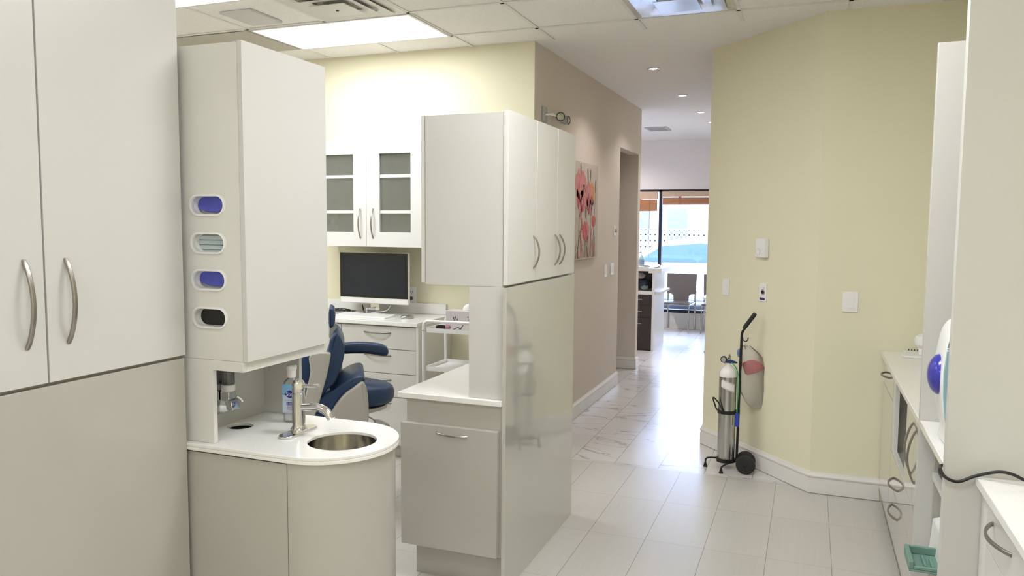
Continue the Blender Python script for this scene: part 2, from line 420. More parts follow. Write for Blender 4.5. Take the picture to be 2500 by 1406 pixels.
struct('wall_hall_left', MB().box(-1.95, -1.835, 5.29, 7.80, 0, CZ+.14).box(-1.8352, -1.835, 5.1782, 5.29, 0, CZ+.09).box(-1.95, -1.835, 7.80, 8.70, 2.435, CZ+.14), TAN)
struct('wall_side_passage', MB().box(-6, -1.835, 8.70, 8.82, 0, CZ+.14), TAN)
struct('wall_side_passage.001', MB().box(-5.9, -1.95, 7.69, 7.80, 0, CZ+.14), TAN)
dv = Vector((.76, -.85)).normalized(); dn = Vector((dv.y, -dv.x))   # along the diagonal wall, and into the wall is -dn
A0 = Vector((-.715, 5.90)); DL = (Vector((.045, 5.05))-A0).length
if dn.y > 0: dn = -dn
mb = MB()
p1 = A0; p2 = Vector((.045, 5.05))
mb.prism([(p1.x, p1.y), (p2.x, p2.y), (1.25, 5.05), (1.25, 5.2), (.15, 5.2), (-.55, 5.98), (-.55, 12.6), (-.715, 12.6)], XY, 0, CZ+.14)
struct('wall_diagonal', mb, YELLOW)
struct('wall_right', MB().box(1.05, 1.25, -2.6, 5.05, 0, CZ+.1), YELLOW)
struct('wall_behind', MB().box(-6, 1.25, -2.6, -2.48, 0, CZ+.1), YELLOW)
struct('wall_left', MB().box(-6, -5.88, -2.6, 12.6, 0, CZ+.14), YELLOW)
WY = 12.45
# front wall with the shop window opening
mb = MB()
WX0, WX1, WZ0, WZ1 = -4.2, -.95, .27, 2.215
mb.box(-6, WX0, WY, WY+.15, 0, 3.1).box(WX1, -.5, WY, WY+.15, 0, 3.1).box(WX0, WX1, WY, WY+.15, 0, WZ0-.02).box(WX0, WX1, WY, WY+.15, WZ1, 3.1)
struct('wall_front', mb, GREYW)
t = thing('window_1', '', '', (-2.5, WY, 0), kind='structure')
mb = MB()
for x0, x1 in ((WX0, WX0+.05), (-2.285, -2.235), (WX1-.05, WX1)): mb.box(x0, x1, WY+.02, WY+.10, WZ0, WZ1)
mb.box(WX0, WX1, WY+.02, WY+.10, WZ1-.035, WZ1).box(WX0, WX1, WY+.02, WY+.10, WZ0-.02, WZ0+.03)
part('window_frame', mb, FRAMEB, t)
part('window_pane', MB().box(WX0+.05, -2.285, WY+.055, WY+.062, WZ0+.03, WZ1-.035), GLASS, t)
part('window_pane', MB().box(-2.235, WX1-.05, WY+.055, WY+.062, WZ0+.03, WZ1-.035), GLASS, t)
struct('trim_2', MB().box(-6, -.72, WY-.03, WY, .225, .25).box(-6, -.72, WY-.018, WY, 0, .225), TRIM)
# baseboards: moulded profile (depth, height)
BP = [(0, .0035), (.016, .0035), (.016, .085), (.013, .092), (.013, .100), (.018, .104), (.018, .112), (.010, .122), (.006, .132), (0, .134)]
def baseboard(name, path):
    mb = MB(); P = [Vector(p) for p in path]; rings = []
    for i, p in enumerate(P):
        ns = []
        if i > 0: d = (P[i]-P[i-1]).normalized(); ns.append(Vector((d.y, -d.x)))
        if i < len(P)-1: d = (P[i+1]-P[i]).normalized(); ns.append(Vector((d.y, -d.x)))
        n = ns[0] if len(ns) == 1 else (ns[0]+ns[1])/(1+ns[0].dot(ns[1]))
        rings.append([mb.bm.verts.new((p.x+n.x*q, p.y+n.y*q, z)) for q, z in BP])
    for a, b in zip(rings, rings[1:]):
        for i in range(len(BP)): mb.f([a[i], a[(i+1) % len(BP)], b[(i+1) % len(BP)], b[i]])
    mb.f(rings[0]); mb.f(rings[-1][::-1]); struct(name, mb, TRIM)
baseboard('baseboard_hall_left', [(-2.6, 5.178), (-1.835, 5.178), (-1.835, 7.80), (-1.95, 7.80)])
baseboard('baseboard_passage', [(-5, 8.70), (-1.835, 8.70), (-1.835, 8.82), (-2.3, 8.82)])
baseboard('baseboard_right', [(.52, 5.05), (.045, 5.05), (-.715, 5.90), (-.715, 12.40)][::-1] and [(-.715, 12.40), (-.715, 5.90), (.045, 5.05), (.44, 5.05)])

# ceiling light panels (the room's lamps)
def panel(x0, x1, y0, y1, lab, em=None):
    t = thing('ceiling_light', lab, 'ceiling light', ((x0+x1)/2, (y0+y1)/2, CZ-.02))
    mb = MB(); mb.plate([(x0, y0), (x1, y0), (x1, y1), (x0, y1)], [[(x0+.02, y0+.02), (x1-.02, y0+.02), (x1-.02, y1-.02), (x0+.02, y1-.02)]], XY, CZ-.012, CZ-.0065)
    part('frame', mb, TRIM, t)
    part('diffuser', MB().box(x0+.018, x1-.018, y0+.018, y1-.018, CZ-.010, CZ-.007), em or EMITP, t)
panel(-3.505, -2.31, 4.24, 4.83, 'long glowing ceiling panel in front of the yellow operatory wall', EMITQ)
panel(-4.25, -3.04, 3.08, 3.665, 'glowing ceiling panel cut by the top edge, above the mask cabinet')
panel(-4.70, -3.52, .58, 1.16, 'glowing ceiling panel over the far left of the room')
panel(-1.04, .155, .57, 1.16, 'glowing ceiling panel over the aisle by the camera', EMITQ)
panel(-1.04, .155, 2.40, 2.99, 'glowing ceiling panel over the aisle beside the pillar')
panel(-1.04, .155, -1.87, -1.28, 'glowing ceiling panel behind the camera')
panel(-3.495, -2.32, -.65, -.06, 'glowing ceiling panel behind and left of the camera')

# ------------------------------------------------------------------ tall cabinet on the left
def door_slab(name, parent, x0, x1, y0, y1, z0, z1, m=WHITE, bevel=.0012):
    return part(name, MB().box(x0, x1, y0, y1, z0, z1), m, parent, bevel=bevel)
t = thing('tall_cabinet', 'tall white two-door cabinet filling the left edge, nearest the camera', 'cabinet', (-2.3, 1.5, 0))
part('body', MB().box(-2.62, -2.046, 1.00, 2.083, 0, 2.62), TAUPE, t, bevel=.001)
part('lower_panel', MB().box(-2.044, -2.026, 1.00, 2.083, 0, 1.176), TAUPE, t, bevel=.001)
for (y0, y1, hy) in ((1.03, 1.562, 1.503), (1.568, 2.084, 1.632)):
    d = door_slab('door', t, -2.044, -2.021, y0, y1, 1.187, 2.60, WGREY)
    part('handle', arc_handle((-2.021, hy, 1.541), (-2.021, hy, 1.293), (1, 0, 0), .034, .013, .010), STEEL, d, bevel=.001)
    # handle meshes are placed in the root frame: the door has an identity local transform

# ------------------------------------------------------------------ glove and mask dispenser cabinet
MYF = 2.112
t = thing('dispenser_cabinet', 'white hanging cabinet with four oval slots for gloves and masks', 'cabinet', (-1.95, 2.35, 1.172))
XL = -2.40
part('body', MB().box(XL, XL+.02, MYF+.02, 2.585, 1.172, 2.245).box(XL, -1.80, 2.565, 2.585, 1.172, 2.245).box(XL, -1.80, MYF+.02, 2.585, 2.225, 2.245).box(XL, -1.80, MYF+.02, 2.585, 1.172, 1.19)
     .box(-2.09, -2.075, MYF+.02, 2.3, 1.19, 2.225).box(-1.813, -1.80, MYF+.02, 2.565, 1.19, 2.225), TAUPE, t)
slz = [1.707, 1.577, 1.450, 1.319]; SCX = -1.933
holes = [stadium(SCX, z, .140, .059) for z in slz]
part('front_panel', MB().plate([(XL, 1.1725), (-1.797, 1.1725), (-1.797, 2.246), (XL, 2.246)], holes, XZ, MYF, MYF+.019), WHITE, t)
for z in slz:
    mb = MB(); o1 = stadium(SCX, z, .154, .076); o2 = stadium(SCX, z, .140, .059)
    A = [mb.bm.verts.new((u, MYF, v)) for u, v in o1]; B = [mb.bm.verts.new((SCX+(u-SCX)*.985, MYF-.007, z+(v-z)*.97)) for u, v in o1]
    B2 = [mb.bm.verts.new((u, MYF-.008, v)) for u, v in stadium(SCX, z, .1425, .063)]
    D = [mb.bm.verts.new((SCX+(u-SCX)*.985, MYF+.030, z+(v-z)*.99)) for u, v in o2]; n = len(A)
    for a, b in ((A, B), (B, B2), (B2, D)):
        for i in range(n): mb.f([a[i], a[(i+1) % n], b[(i+1) % n], b[i]])
    part('slot_bezel', mb, PLASTW, t)
door_slab('door', t, -1.797, -1.778, 2.114, 2.588, 1.172, 2.250, WGREY)
part('light_rail', MB().box(-1.928, -1.797, MYF, MYF+.018, 1.135, 1.1715).box(-1.815, -1.797, MYF+.018, 2.585, 1.135, 1.1715), WHITE, t, bevel=.001)
part('stile', MB().box(-2.09, -1.9285, MYF, MYF+.018, .8735, 1.1715), WHITE, t, bevel=.001)
part('niche_side', MB().box(-2.09, -2.072, MYF+.018, 2.56, .8735, 1.1715), WGREY, t)
part('niche_back', MB().box(-2.09, -1.900, 2.56, 2.578, .8735, 1.1715), WGREY, t, bevel=.001)
def fold_box(name, z, front_mat, lab, cat):
    t = thing(name, lab, cat, (SCX, 2.30, z-.05))
    part('carton', MB().box(SCX-.12+.002, SCX+.118, MYF+.038, MYF+.16, z-.048, z+.046), CARD, t)
    mb = MB()
    pts = smooth_poly([(SCX-.085, z+.004), (SCX-.05, z+.038), (SCX, z+.040), (SCX+.055, z+.038), (SCX+.082, z+.003), (SCX+.055, z-.020), (SCX, z-.0235), (SCX-.045, z-.018)], 4)
    if front_mat is MASK:
        for k in range(5): mb.box(SCX-.10, SCX+.10, MYF+.031-.0015*k, MYF+.045, z-.04+.017*k, z-.0245+.017*k)
    else: mb.prism(pts, XZ, MYF+.029, MYF+.045)
    part('contents', mb, front_mat, t, bevel=.002)
fold_box('glove_box', slz[0], GLOVE, 'blue gloves showing through the topmost oval slot', 'glove box')
fold_box('mask_box', slz[1], MASK, 'pale blue face masks showing through the second oval slot', 'mask box')
fold_box('glove_box', slz[2], GLOVE, 'blue gloves showing through the third oval slot, above the empty one', 'glove box')
solo('slot_shade_sheet', MB().box(SCX-.11, SCX+.11, MYF+.032, MYF+.045, slz[3]-.045, slz[3]+.045), BLACK, 'black sheet painting the shade inside the empty lowest oval slot', 'box')  # solid black sheet stands in for the shade inside the empty slot

# ------------------------------------------------------------------ sink unit
t = thing('sink_cabinet', 'rounded grey-white base cabinet under the washbasin counter', 'cabinet', (-1.85, 2.33, 0))
def dshape(inset, x_end=-2.45, x_from=None):
    pts = []; r = .2475-inset
    for i in range(33):
        a = -PI/2+PI*i/32; pts.append((-1.60+r*math.cos(a), 2.3325+r*math.sin(a)))
    return pts
arc = dshape(.014)
mb = MB(); outer = [(-1.612, 2.099)]+arc+[(-1.612, 2.566)]
inner = [(x, y) for x, y in dshape(.030)]
ring = [(-1.6115, 2.099)]+arc+[(-1.6115, 2.566), (-1.6115, 2.550)]+inner[::-1]+[(-1.6115, 2.115)]
mb.prism(ring, XY, .0, .847); part('curved_panel', mb, TAUPE, t)
part('side_panel', MB().box(-2.45, -1.6145, 2.099, 2.115, 0, .840), TAUPE, t)
part('side_panel', MB().box(-2.45, -1.6145, 2.550, 2.566, 0, .847), TAUPE, t)
part('cable_gap', MB().box(-2.45, -1.6145, 2.102, 2.112, .840, .8475), DARKG, t)
outer = [(-2.45, 2.085)]+dshape(0)+[(-2.45, 2.58)]
holes = [circ(-1.54, 2.319, .1215, 56), circ(-2.010, 2.340, .047, 40)]
mb = MB().plate(outer, holes, XY, .861, .873)
mb.prism([(-2.45, 2.085)]+dshape(0)+[(-2.45, 2.58), (-2.45, 2.562)]+dshape(.018)[::-1]+[(-2.45, 2.103)], XY, .848, .8608)
solo('countertop', mb, QUARTZ, 'white round-ended quartz counter holding the washbasin', 'countertop', (-1.9, 2.33, .848), bevel=.002)
t = thing('washbasin', 'round polished steel basin set under the round-ended counter', 'basin', (-1.54, 2.319, .70))
part('bowl', MB().lathe([(.150, .8605), (.127, .8605), (.1265, .850), (.124, .79), (.112, .745), (.085, .722), (.03, .716), (.028, .714), (.045, .709), (.10, .715), (.128, .75), (.130, .83), (.150, .857)], (-1.54, 2.319, 0), 56, cap=False), POLSTEEL, t, sharp=60)
part('drain', MB().lathe([(.0, .7205), (.024, .7205), (.028, .7175), (.028, .714)], (-1.54, 2.319, 0), 28), CHROME, t)
solo('waste_bin', MB().lathe([(.02, .40), (.075, .40), (.085, .76), (.056, .80), (.052, .860), (.050, .860), (.052, .80), (.080, .76), (.07, .41), (.02, .41)], (-2.010, 2.340, 0), 32, cap=False), BLACK, 'black bin seen through the round hole in the counter', 'bin')
# faucet
FX, FY = -1.745, 2.345
t = thing('faucet', 'chrome single-lever tap on an oval deck plate beside the basin', 'faucet', (FX, FY, .873))
part('deck_plate', MB().prism(stadium(FX, FY-.005, .062, .190, 14), XY, .873, .883), CHROME, t, bevel=.003)
part('tap_body', MB().lathe([(.030, .883), (.030, .890), (.0255, .897), (.0238, .905), (.0238, 1.022), (.0225, 1.024), (.0225, 1.028), (.0240, 1.030), (.0240, 1.058), (.019, 1.069), (.006, 1.076)], (FX, FY, 0), 32), CHROME, t)
part('spout', MB().tube(spline([(FX+.015, FY, .972), (FX+.06, FY, .976), (FX+.096, FY, .975), (FX+.124, FY, .962), (FX+.143, FY, .938)], 8), .0150, 18), CHROME, t)
part('lever', MB().tube([(FX+.012, FY, 1.050), (FX+.05, FY, 1.053), (FX+.085, FY, 1.056), (FX+.092, FY, 1.0565)], .006, 14, rs=[.0075, .0065, .0085, .008]), CHROME, t)
# pump bottle
BX, BY = -1.868, 2.47
t = thing('soap_bottle', 'clear flat bottle with blue label standing behind the chrome tap', 'bottle', (BX, BY, .873), R(14))
mb = MB(); secs = [(.030, .016, 0), (.033, .019, .006), (.033, .019, .150), (.029, .017, .162), (.016, .013, .172), (.011, .011, .178)]
rings = [[mb.bm.verts.new((a*math.copysign(abs(math.cos(q))**.6, math.cos(q)), b*math.copysign(abs(math.sin(q))**.8, math.sin(q)), z)) for q in [2*PI*i/32 for i in range(32)]] for a, b, z in secs]
for a, b in zip(rings, rings[1:]):
    for i in range(32): mb.f([a[i], a[(i+1) % 32], b[(i+1) % 32], b[i]])
mb.f(rings[0][::-1]); mb.f(rings[-1]); part('bottle_body', mb, CLEARP, t, world=False)
part('cap', MB().lathe([(.015, .176), (.017, .180), (.017, .204), (.020, .208), (.020, .222), (.016, .226)], (0, 0, 0), 24), PLASTW, t, world=False, label='frosted white cap')
mb = MB()
mb.mi = 0; mb.box(-.030, .030, -.0205, -.0192, .040, .152)
mb.mi = 1; mb.box(-.0305, .0305, -.0208, -.0192, .108, .152)
mb.mi = 2; mb.prism(smooth_poly([(-.021, .113), (0, .128), (.022, .113), (0, .098)], 6), XZ, -.0214, -.0205)
fn = lambda u, v, d: (u, -.0216, v)
add_text(mb, 'Ste', .022, lambda u, v, d: (u-.002, -.0218, .106+v), mi=3)
add_text(mb, 'FOAMING', .0085, lambda u, v, d: (u, -.0215, .086+v), mi=5)
mb.mi = 2; mb.box(-.014, .014, -.0213, -.0205, .070, .081)
add_text(mb, 'E-GEL', .009, lambda u, v, d: (u, -.0217, .0725+v), mi=3)
add_text(mb, 'HAND', .0085, lambda u, v, d: (u, -.0215, .060+v), mi=4)
add_text(mb, 'POUR', .0085, lambda u, v, d: (u, -.0215, .051+v), mi=4)
part('bottle_label', mb, [mat('pale_blue_label', (.50, .60, .74), .4), SKYLAB, BLUE_I, LABELW, RED_I, GREY_I], t, world=False, label='blue label with white lettering in an oval')
# dispenser on the niche side wall
t = thing('soap_dispenser', 'chrome wall soap dispenser with dark reservoir inside the niche', 'dispenser', (-2.05, 2.31, .94))
part('mounting_plate', MB().box(-2.0715, -2.064, 2.272, 2.350, .925, 1.165), CHROME, t, bevel=.002)
part('reservoir', MB().lathe([(.020, 1.035), (.024, 1.040), (.024, 1.160)], (-2.038, 2.311, 0), 24), SMOKEP, t)
part('collar', MB().lathe([(.022, 1.012), (.026, 1.016), (.026, 1.036), (.022, 1.040)], (-2.038, 2.311, 0), 24), PLASTW, t)
part('valve', MB().box(-2.060, -2.020, 2.290, 2.332, .975, 1.014), CHROME, t, bevel=.004)
part('push_lever', MB().prism([(-2.024, .985), (-2.008, .980), (-2.000, .945), (-2.012, .938), (-2.030, .945), (-2.036, .975)], XZ, 2.288, 2.334), CHROME, t, bevel=.003)
part('spout', MB().tube([(-2.03, 2.345, .985), (-2.022, 2.358, .975), (-2.018, 2.362, .962)], .006), CHROME, t)
mb = MB(); mb.prism([(2.378, 1.1715), (2.455, 1.1715), (2.455, 1.095), (2.425, 1.058), (2.378, 1.085)], YZ, -2.066, -2.064)
solo('paper_towel', mb, PAPERT, 'brown paper towel corner hanging under the dispenser cabinet', 'paper towel')

# ------------------------------------------------------------------ peninsula in the middle
PX = -1.222; PY = 3.126
t = thing('partition_panel', 'tall glossy white end panel with pillar between counter and aisle', 'panel', (-1.3, 3.6, 0))
part('side_panel', MB().box(-1.240, PX, 3.108, 4.142, 0, 1.373), WGLOSS, t, bevel=.001)
part('pillar', MB().box(-1.408, -1.2405, PY, 4.12, .874, 1.374), WGREY, t, bevel=.001)
t = thing('wall_cabinet', 'white box cabinet with three handled doors on top of the pillar', 'cabinet', (-1.43, 3.63, 1.375))
part('body', MB().box(-1.624, -1.246, PY, 4.13, 1.375, 2.129), WGREY, t, bevel=.001)
for (y0, y1, hy) in ((3.122, 3.497, 3.455), (3.501, 3.817, 3.783), (3.821, 4.134, 3.862)):
    d = door_slab('door', t, -1.2435, PX, y0, y1, 1.384, 2.137, WHITE)
    part('handle', arc_handle((PX, hy, 1.597), (PX, hy, 1.441), (1, 0, 0), .030, .010, .007), STEEL, d)
door_slab('back_door', t, -1.646, -1.627, 3.128, 3.62, 1.383, 2.130, WHITE); door_slab('back_door', t, -1.646, -1.627, 3.624, 4.13, 1.383, 2.130, WHITE)
t = thing('base_cabinet', 'grey-white base cabinet with one pull-out front and bow handle', 'cabinet', (-1.48, 3.62, 0))
part('body', MB().box(-1.718, -1.2405, 3.118, 4.12, .155, .848), TAUPE, t, bevel=.001)
part('kick_plate', MB().box(-1.691, -1.2405, 3.159, 4.08, 0, .155), TAUPE, t)
d = door_slab('pull_out_door', t, -1.734, -1.254, 3.088, 3.117, .163, .737, TAUPE)
part('handle', arc_handle((-1.553, 3.088, .706), (-1.399, 3.088, .700), (0, -1, 0), .026, .009, .007), STEEL, d)
solo('countertop', MB().box(-1.758, -1.2405, 3.098, 4.142, .8485, .8735), QUARTZ, 'white quartz counter running under the pillar and box cabinet', 'countertop', (-1.5, 3.6, .8485), bevel=.0025)

# ------------------------------------------------------------------ operatory: base cabinets, uppers, monitor
BF = 4.66
def drawer_unit(x0, x1, rows, lab, hcx=None, hw=.215):
    t = thing('drawer_cabinet', lab, 'cabinet', ((x0+x1)/2, 4.9, 0))
    part('body', MB().box(x0, x1, BF+.02, 5.17, .10, .944), WGREY, t)
    part('kick_plate', MB().box(x0, x1, BF+.06, 5.17, 0, .10), TAUPE, t)
    for z0, z1 in rows:
        d = door_slab('drawer', t, x0+.002, x1-.002, BF, BF+.019, z0+.002, z1-.002, WGREY)
        cx = (x0+x1)/2 if hcx is None else hcx; zh = z1-.045
        part('handle', arc_handle((cx-hw/2, BF, zh), (cx+hw/2, BF, zh), (0, -1, 0), .030, .010, .007), STEEL, d)
drawer_unit(-3.09, -2.495, [(.777, .935), (.606, .777), (.441, .606), (.10, .441)], 'white four-drawer base cabinet below the monitor', -2.797)
drawer_unit(-3.70, -3.092, [(.85, .935), (.10, .85)], 'white base cabinet mostly hidden at the far left of the monitor counter')
solo('end_panel', MB().box(-2.493, -2.475, 4.655, 5.176, 0, .944), WHITE, 'white end panel closing the monitor counter beside the utility cart', 'panel')
t = thing('countertop', 'white counter with low backsplash holding the monitor', 'countertop', (-3.2, 4.9, .945))
part('slab', MB().box(-4.5, -2.475, 4.64, 5.176, .945, .972), QUARTZ, t, bevel=.002)
part('backsplash', MB().box(-4.5, -2.51, 5.156, 5.176, .9725, 1.052), QUARTZ, t, bevel=.002)
# upper glass cabinet
UY = 4.85
t = thing('glass_door_cabinet', 'white wall cabinet with two smoked glass doors above the monitor', 'cabinet', (-3.0, 5.0, 1.48))
UX0, UX1 = -3.465, -2.530; UZ0, UZ1 = 1.480, 2.247
part('carcass', MB().box(UX0, UX0+.018, UY+.02, 5.176, UZ0, UZ1).box(UX1-.018, UX1, UY+.02, 5.176, UZ0, UZ1).box(UX0, UX1, UY+.02, 5.176, UZ1-.018, UZ1).box(UX0, UX1, UY+.02, 5.176, UZ0, UZ0+.018)
     .box(UX0, UX1, 5.165, 5.176, UZ0, UZ1).box(-3.006, -2.988, UY+.02, 5.165, UZ0, UZ1), WGREY, t)
for z in (1.984, 1.730): part('shelf', MB().box(UX0+.018, UX1-.018, UY+.024, 5.165, z-.011, z+.011), DOORW, t)
for (x0, x1, g0, g1, hx) in ((UX0, -2.9985, -3.365, -3.105, -3.047), (-2.9955, UX1, -2.890, -2.636, -2.941)):
    mb = MB().plate([(x0, UZ0), (x1, UZ0), (x1, UZ1), (x0, UZ1)], [[(g0, 1.584), (g1, 1.584), (g1, 2.143), (g0, 2.143)]], XZ, UY, UY+.019)
    d = part('glass_door', mb, DOORW, t, bevel=.001)
    for zb in (1.984, 1.730): part('shelf_edge_bar', MB().box(g0, g1, UY+.012, UY+.019, zb-.011, zb+.011), DOORW, d)  # added bars before the pane, so the shelf edges read bright
    part('pane', MB().box(g0-.008, g1+.008, UY+.0192, UY+.0225, 1.576, 2.151), TGLASS, d)
    part('handle', arc_handle((hx, UY, 1.754), (hx, UY, 1.538), (0, -1, 0), .030, .010, .007), STEEL, d)
t = thing('lotion_bottle', 'white bottle with small print inside the glass cabinet, lowest shelf', 'bottle', (-3.385, 5.0, 1.498))
part('bottle_body', MB().lathe([(.036, 0), (.042, .005), (.042, .125), (.030, .140), (.012, .146)], (0, 0, 0), 28), PLASTW, t, world=False)
part('cap', MB().lathe([(.016, .146), (.016, .175), (.010, .178)], (0, 0, 0), 20), PLASTW, t, world=False)
mb = MB(); add_text(mb, 'Care', .024, lambda u, v, d: (.0425*math.sin(.45+u/.042), -.0425*math.cos(.45+u/.042), .068+v), mi=0)
add_text(mb, 'Hand', .014, lambda u, v, d: (.0425*math.sin(.45+u/.042), -.0425*math.cos(.45+u/.042), .095+v), mi=0)
part('printed_text', mb, BLACK_I, t, world=False)
# monitor
MX0, MX1, MY = -3.318, -2.735, 4.99
t = thing('monitor', 'white-framed desktop monitor with black screen on the far counter', 'monitor', (-3.03, MY, .972))
part('housing', MB().box(MX0, MX1, MY, MY+.035, 1.050, 1.432), PLASTW, t, bevel=.006)
part('bezel', MB().box(MX0+.004, MX1-.004, MY-.0035, MY+.002, 1.094, 1.428), SBEZEL, t, bevel=.001)
part('screen', MB().box(MX0+.022, MX1-.022, MY-.0045, MY+.002, 1.112, 1.411), SCREEN, t)
part('logo', MB().lathe([(.0095, 0), (.0095, .0012), (.0075, .0012), (.0075, 0)], (-3.027, MY-.0008, 1.072), 24, axis='Y', cap=False), PLASTG, t)
part('stand', MB().box(-3.060, -2.985, MY+.012, MY+.022, .98, 1.06).box(-3.06, -3.052, MY-.05, MY+.03, .976, 1.02), CHROME, t, bevel=.002)
part('foot', MB().box(-3.12, -2.93, MY-.09, MY+.08, .972, .979), PLASTG, t, bevel=.002)
t = thing('keyboard', 'slim white keyboard on the counter before the monitor', 'keyboard', (-3.01, 4.84, .972), R(-3))
part('keyboard_base', MB().prism([(-.07, 0), (.07, 0), (.07, .018), (-.07, .008)], YZ, -.215, .215), PLASTW, t, world=False, bevel=.002)
mb = MB()
for j in range(5):
    for i in range(16):
        y = -.055+j*.024; x = -.200+i*.0252; z = .0085+(y+.07)/.14*.010; mb.box(x, x+.021, y, y+.019, z, z+.0025)
part('keys', mb, DOORW, t, world=False)
t = thing('mouse', 'grey mouse with white top lying right of the keyboard', 'mouse', (-2.672, 4.86, .9725), R(60))
part('mouse_base', MB().ball((0, 0, .006), (.052, .031, .006), 24, 8), BLACK, t, world=False)
part('mouse_shell', MB().ball((0, 0, .009), (.054, .032, .018), 24, 12), ALU, t, world=False)
pts = []
for i in range(46):
    a = i*.55; pts.append((-3.32+.09*math.cos(a)*(1-.3*math.sin(a*.37)), 5.02+.035*math.sin(a), .978+.004*(i % 3)+.01*max(0, math.sin(a*.5))))
solo('cable', MB().tube(spline(pts, 3), .0028, 6), BLACK, 'tangled black cable heaped on the counter left of the monitor', 'cable')
solo('cable', MB().tube(spline([(-3.20, 5.13, .985), (-3.16, 5.05, 1.03), (-3.13, 5.02, .985), (-3.06, 4.97, .985), (-3.16, 5.00, .978)], 6), .003, 6), BLACK, 'short black cable drooping behind the monitor, left of its stand', 'cable')
solo('cable', MB().tube(spline([(-2.90, 5.03, 1.045), (-2.93, 5.01, 1.00), (-3.02, 4.98, .985), (-3.04, 4.93, .982)], 6), .003, 6), PLASTW, 'white cable running from the monitor to the keyboard', 'cable')
t = thing('wall_outlet', 'white wall socket with a black plug, right of the monitor', 'socket', (-2.80, 5.17, 1.11))
part('plate', MB().box(-2.842, -2.764, 5.170, 5.178, 1.050, 1.170), PLASTW, t, bevel=.003)
for z in (1.135, 1.085):
    mb = MB()
    for dx in (-.008, .008): mb.box(-2.803+dx-.0015, -2.803+dx+.0015, 5.1685, 5.171, z-.005, z+.006)
    mb.lathe([(.003, 0), (.003, .002)], (-2.803, 5.1688, z-.013), 10, axis='Y')
    part('socket_slots', mb, BLACK, t)
part('plug', MB().lathe([(.009, 0), (.014, .004), (.014, .028), (.006, .036)], (-2.803, 5.132, 1.085), 14, axis='Y').tube([(-2.803, 5.135, 1.085), (-2.83, 5.12, 1.075), (-2.87, 5.12, 1.09)], .004), BLACK, t)

# utility cart
t = thing('utility_cart', 'white tubular utility cart between counter end and pillar', 'cart', (-2.13, 4.67, 0))
X0, X1, Y0, Y1 = -2.352, -1.93, 4.50, 4.83
def bend(y):
    r = .035; p = [(X0, y, .035), (X0, y, 1.012-r)]
    for i in range(1, 7): a = R(180-15*i); p.append((X0+r+r*math.cos(a), y, 1.012-r+r*math.sin(a)))
    p += [(X1-r, y, 1.012)]
    for i in range(1, 7): a = R(90-15*i); p.append((X1-r+r*math.cos(a), y, 1.012-r+r*math.sin(a)))
    return p+[(X1, y, .035)]
for y in (Y0, Y1): part('frame_tube', MB().tube(bend(y), .0105, 12), PLASTW, t)
for z in (.955, .700, .30):
    part('tray', MB().box(X0+.01, X1-.01, Y0+.008, Y1-.008, z-.018, z-.013).box(X0+.01, X1-.01, Y0+.006, Y0+.012, z-.018, z+.010).box(X0+.01, X1-.01, Y1-.012, Y1-.006, z-.018, z+.010)
         .box(X0+.008, X0+.014, Y0+.008, Y1-.008, z-.018, z+.010).box(X1-.014, X1-.008, Y0+.008, Y1-.008, z-.018, z+.010), PLASTW, t)
for z in (.951, .60): part('screw', MB().lathe([(.0055, 0), (.004, -.003)], (X0, Y0-.0105, z), 10, axis='Y'), STEEL, t)
for x in (X0, X1):
    for y in (Y0, Y1): part('caster', MB().lathe([(.024, -.010), (.026, -.006), (.026, .006), (.024, .010)], (x, y, .026), 18, axis='Y'), RUBBER, t)
t = thing('tissue_box', 'pale patterned tissue box on the utility cart', 'tissue box', (-2.16, 4.72, .943))
part('carton', MB().box(-2.27, -2.05, 4.66, 4.78, .943, 1.068), mat('lilac_carton', (.60, .55, .56), .6, noise=.06), t, bevel=.002)
mb = MB()
for k, (x, z) in enumerate(((-2.125, 1.02), (-2.112, 1.025), (-2.118, 1.008), (-2.098, 1.012), (-2.02, 1.03), (-2.012, 1.01), (-2.03, .99))):
    x -= .085; mb.prism(smooth_poly([(x-.004, z), (x, z+.009), (x+.003, z), (x, z-.007)], 3), XZ, 4.6585, 4.6605)
part('leaf_print', mb, BLACK_I, t)
part('tissue', MB().ball((-2.118, 4.72, 1.072), (.052, .03, .042), 14, 10), TISSUE, t)
def packet(lab, x, y, a, m=LABELW):
    c, s = math.cos(a), math.sin(a)
    f = lambda u, v, tt: (x+u*c-v*s, y+u*s+v*c, tt)
    solo('sterile_packet', MB().prism(rrect(-.038, .038, -.02, .02, .003), f, .943, .952), m, lab, 'packet', group='packets on the utility cart', bevel=.001)
packet('flat white packet at the left end of the cart tray, before the coiled strap', -2.275, 4.535, .1)
packet('flat white packet in the middle of the three on the cart tray', -2.19, 4.54, -.05)
packet('flat white packet on the cart tray nearest the pillar', -2.10, 4.545, .2)
t = thing('tape_roll', 'dark and mauve coiled strap on the utility cart tray', 'strap', (-2.262, 4.64, .943))
mb = MB()
for k in range(3): mb.lathe([(.030-k*.007, .943), (.034-k*.007, .943), (.034-k*.007, .972-k*.003), (.030-k*.007, .972-k*.003)], (-2.275, 4.60, 0), 22, cap=False)
part('dark_coil', mb, BLACK, t); part('mauve_end', MB().ball((-2.228, 4.605, .962), (.022, .02, .018)), MAUVE, t)
solo('wire_tongs', MB().tube(spline([(-2.17, 4.55, .955), (-2.13, 4.56, .972), (-2.115, 4.56, .962), (-2.09, 4.55, .992)], 5), .003), BLACK, 'thin bent black tongs on the utility cart tray', 'tongs')

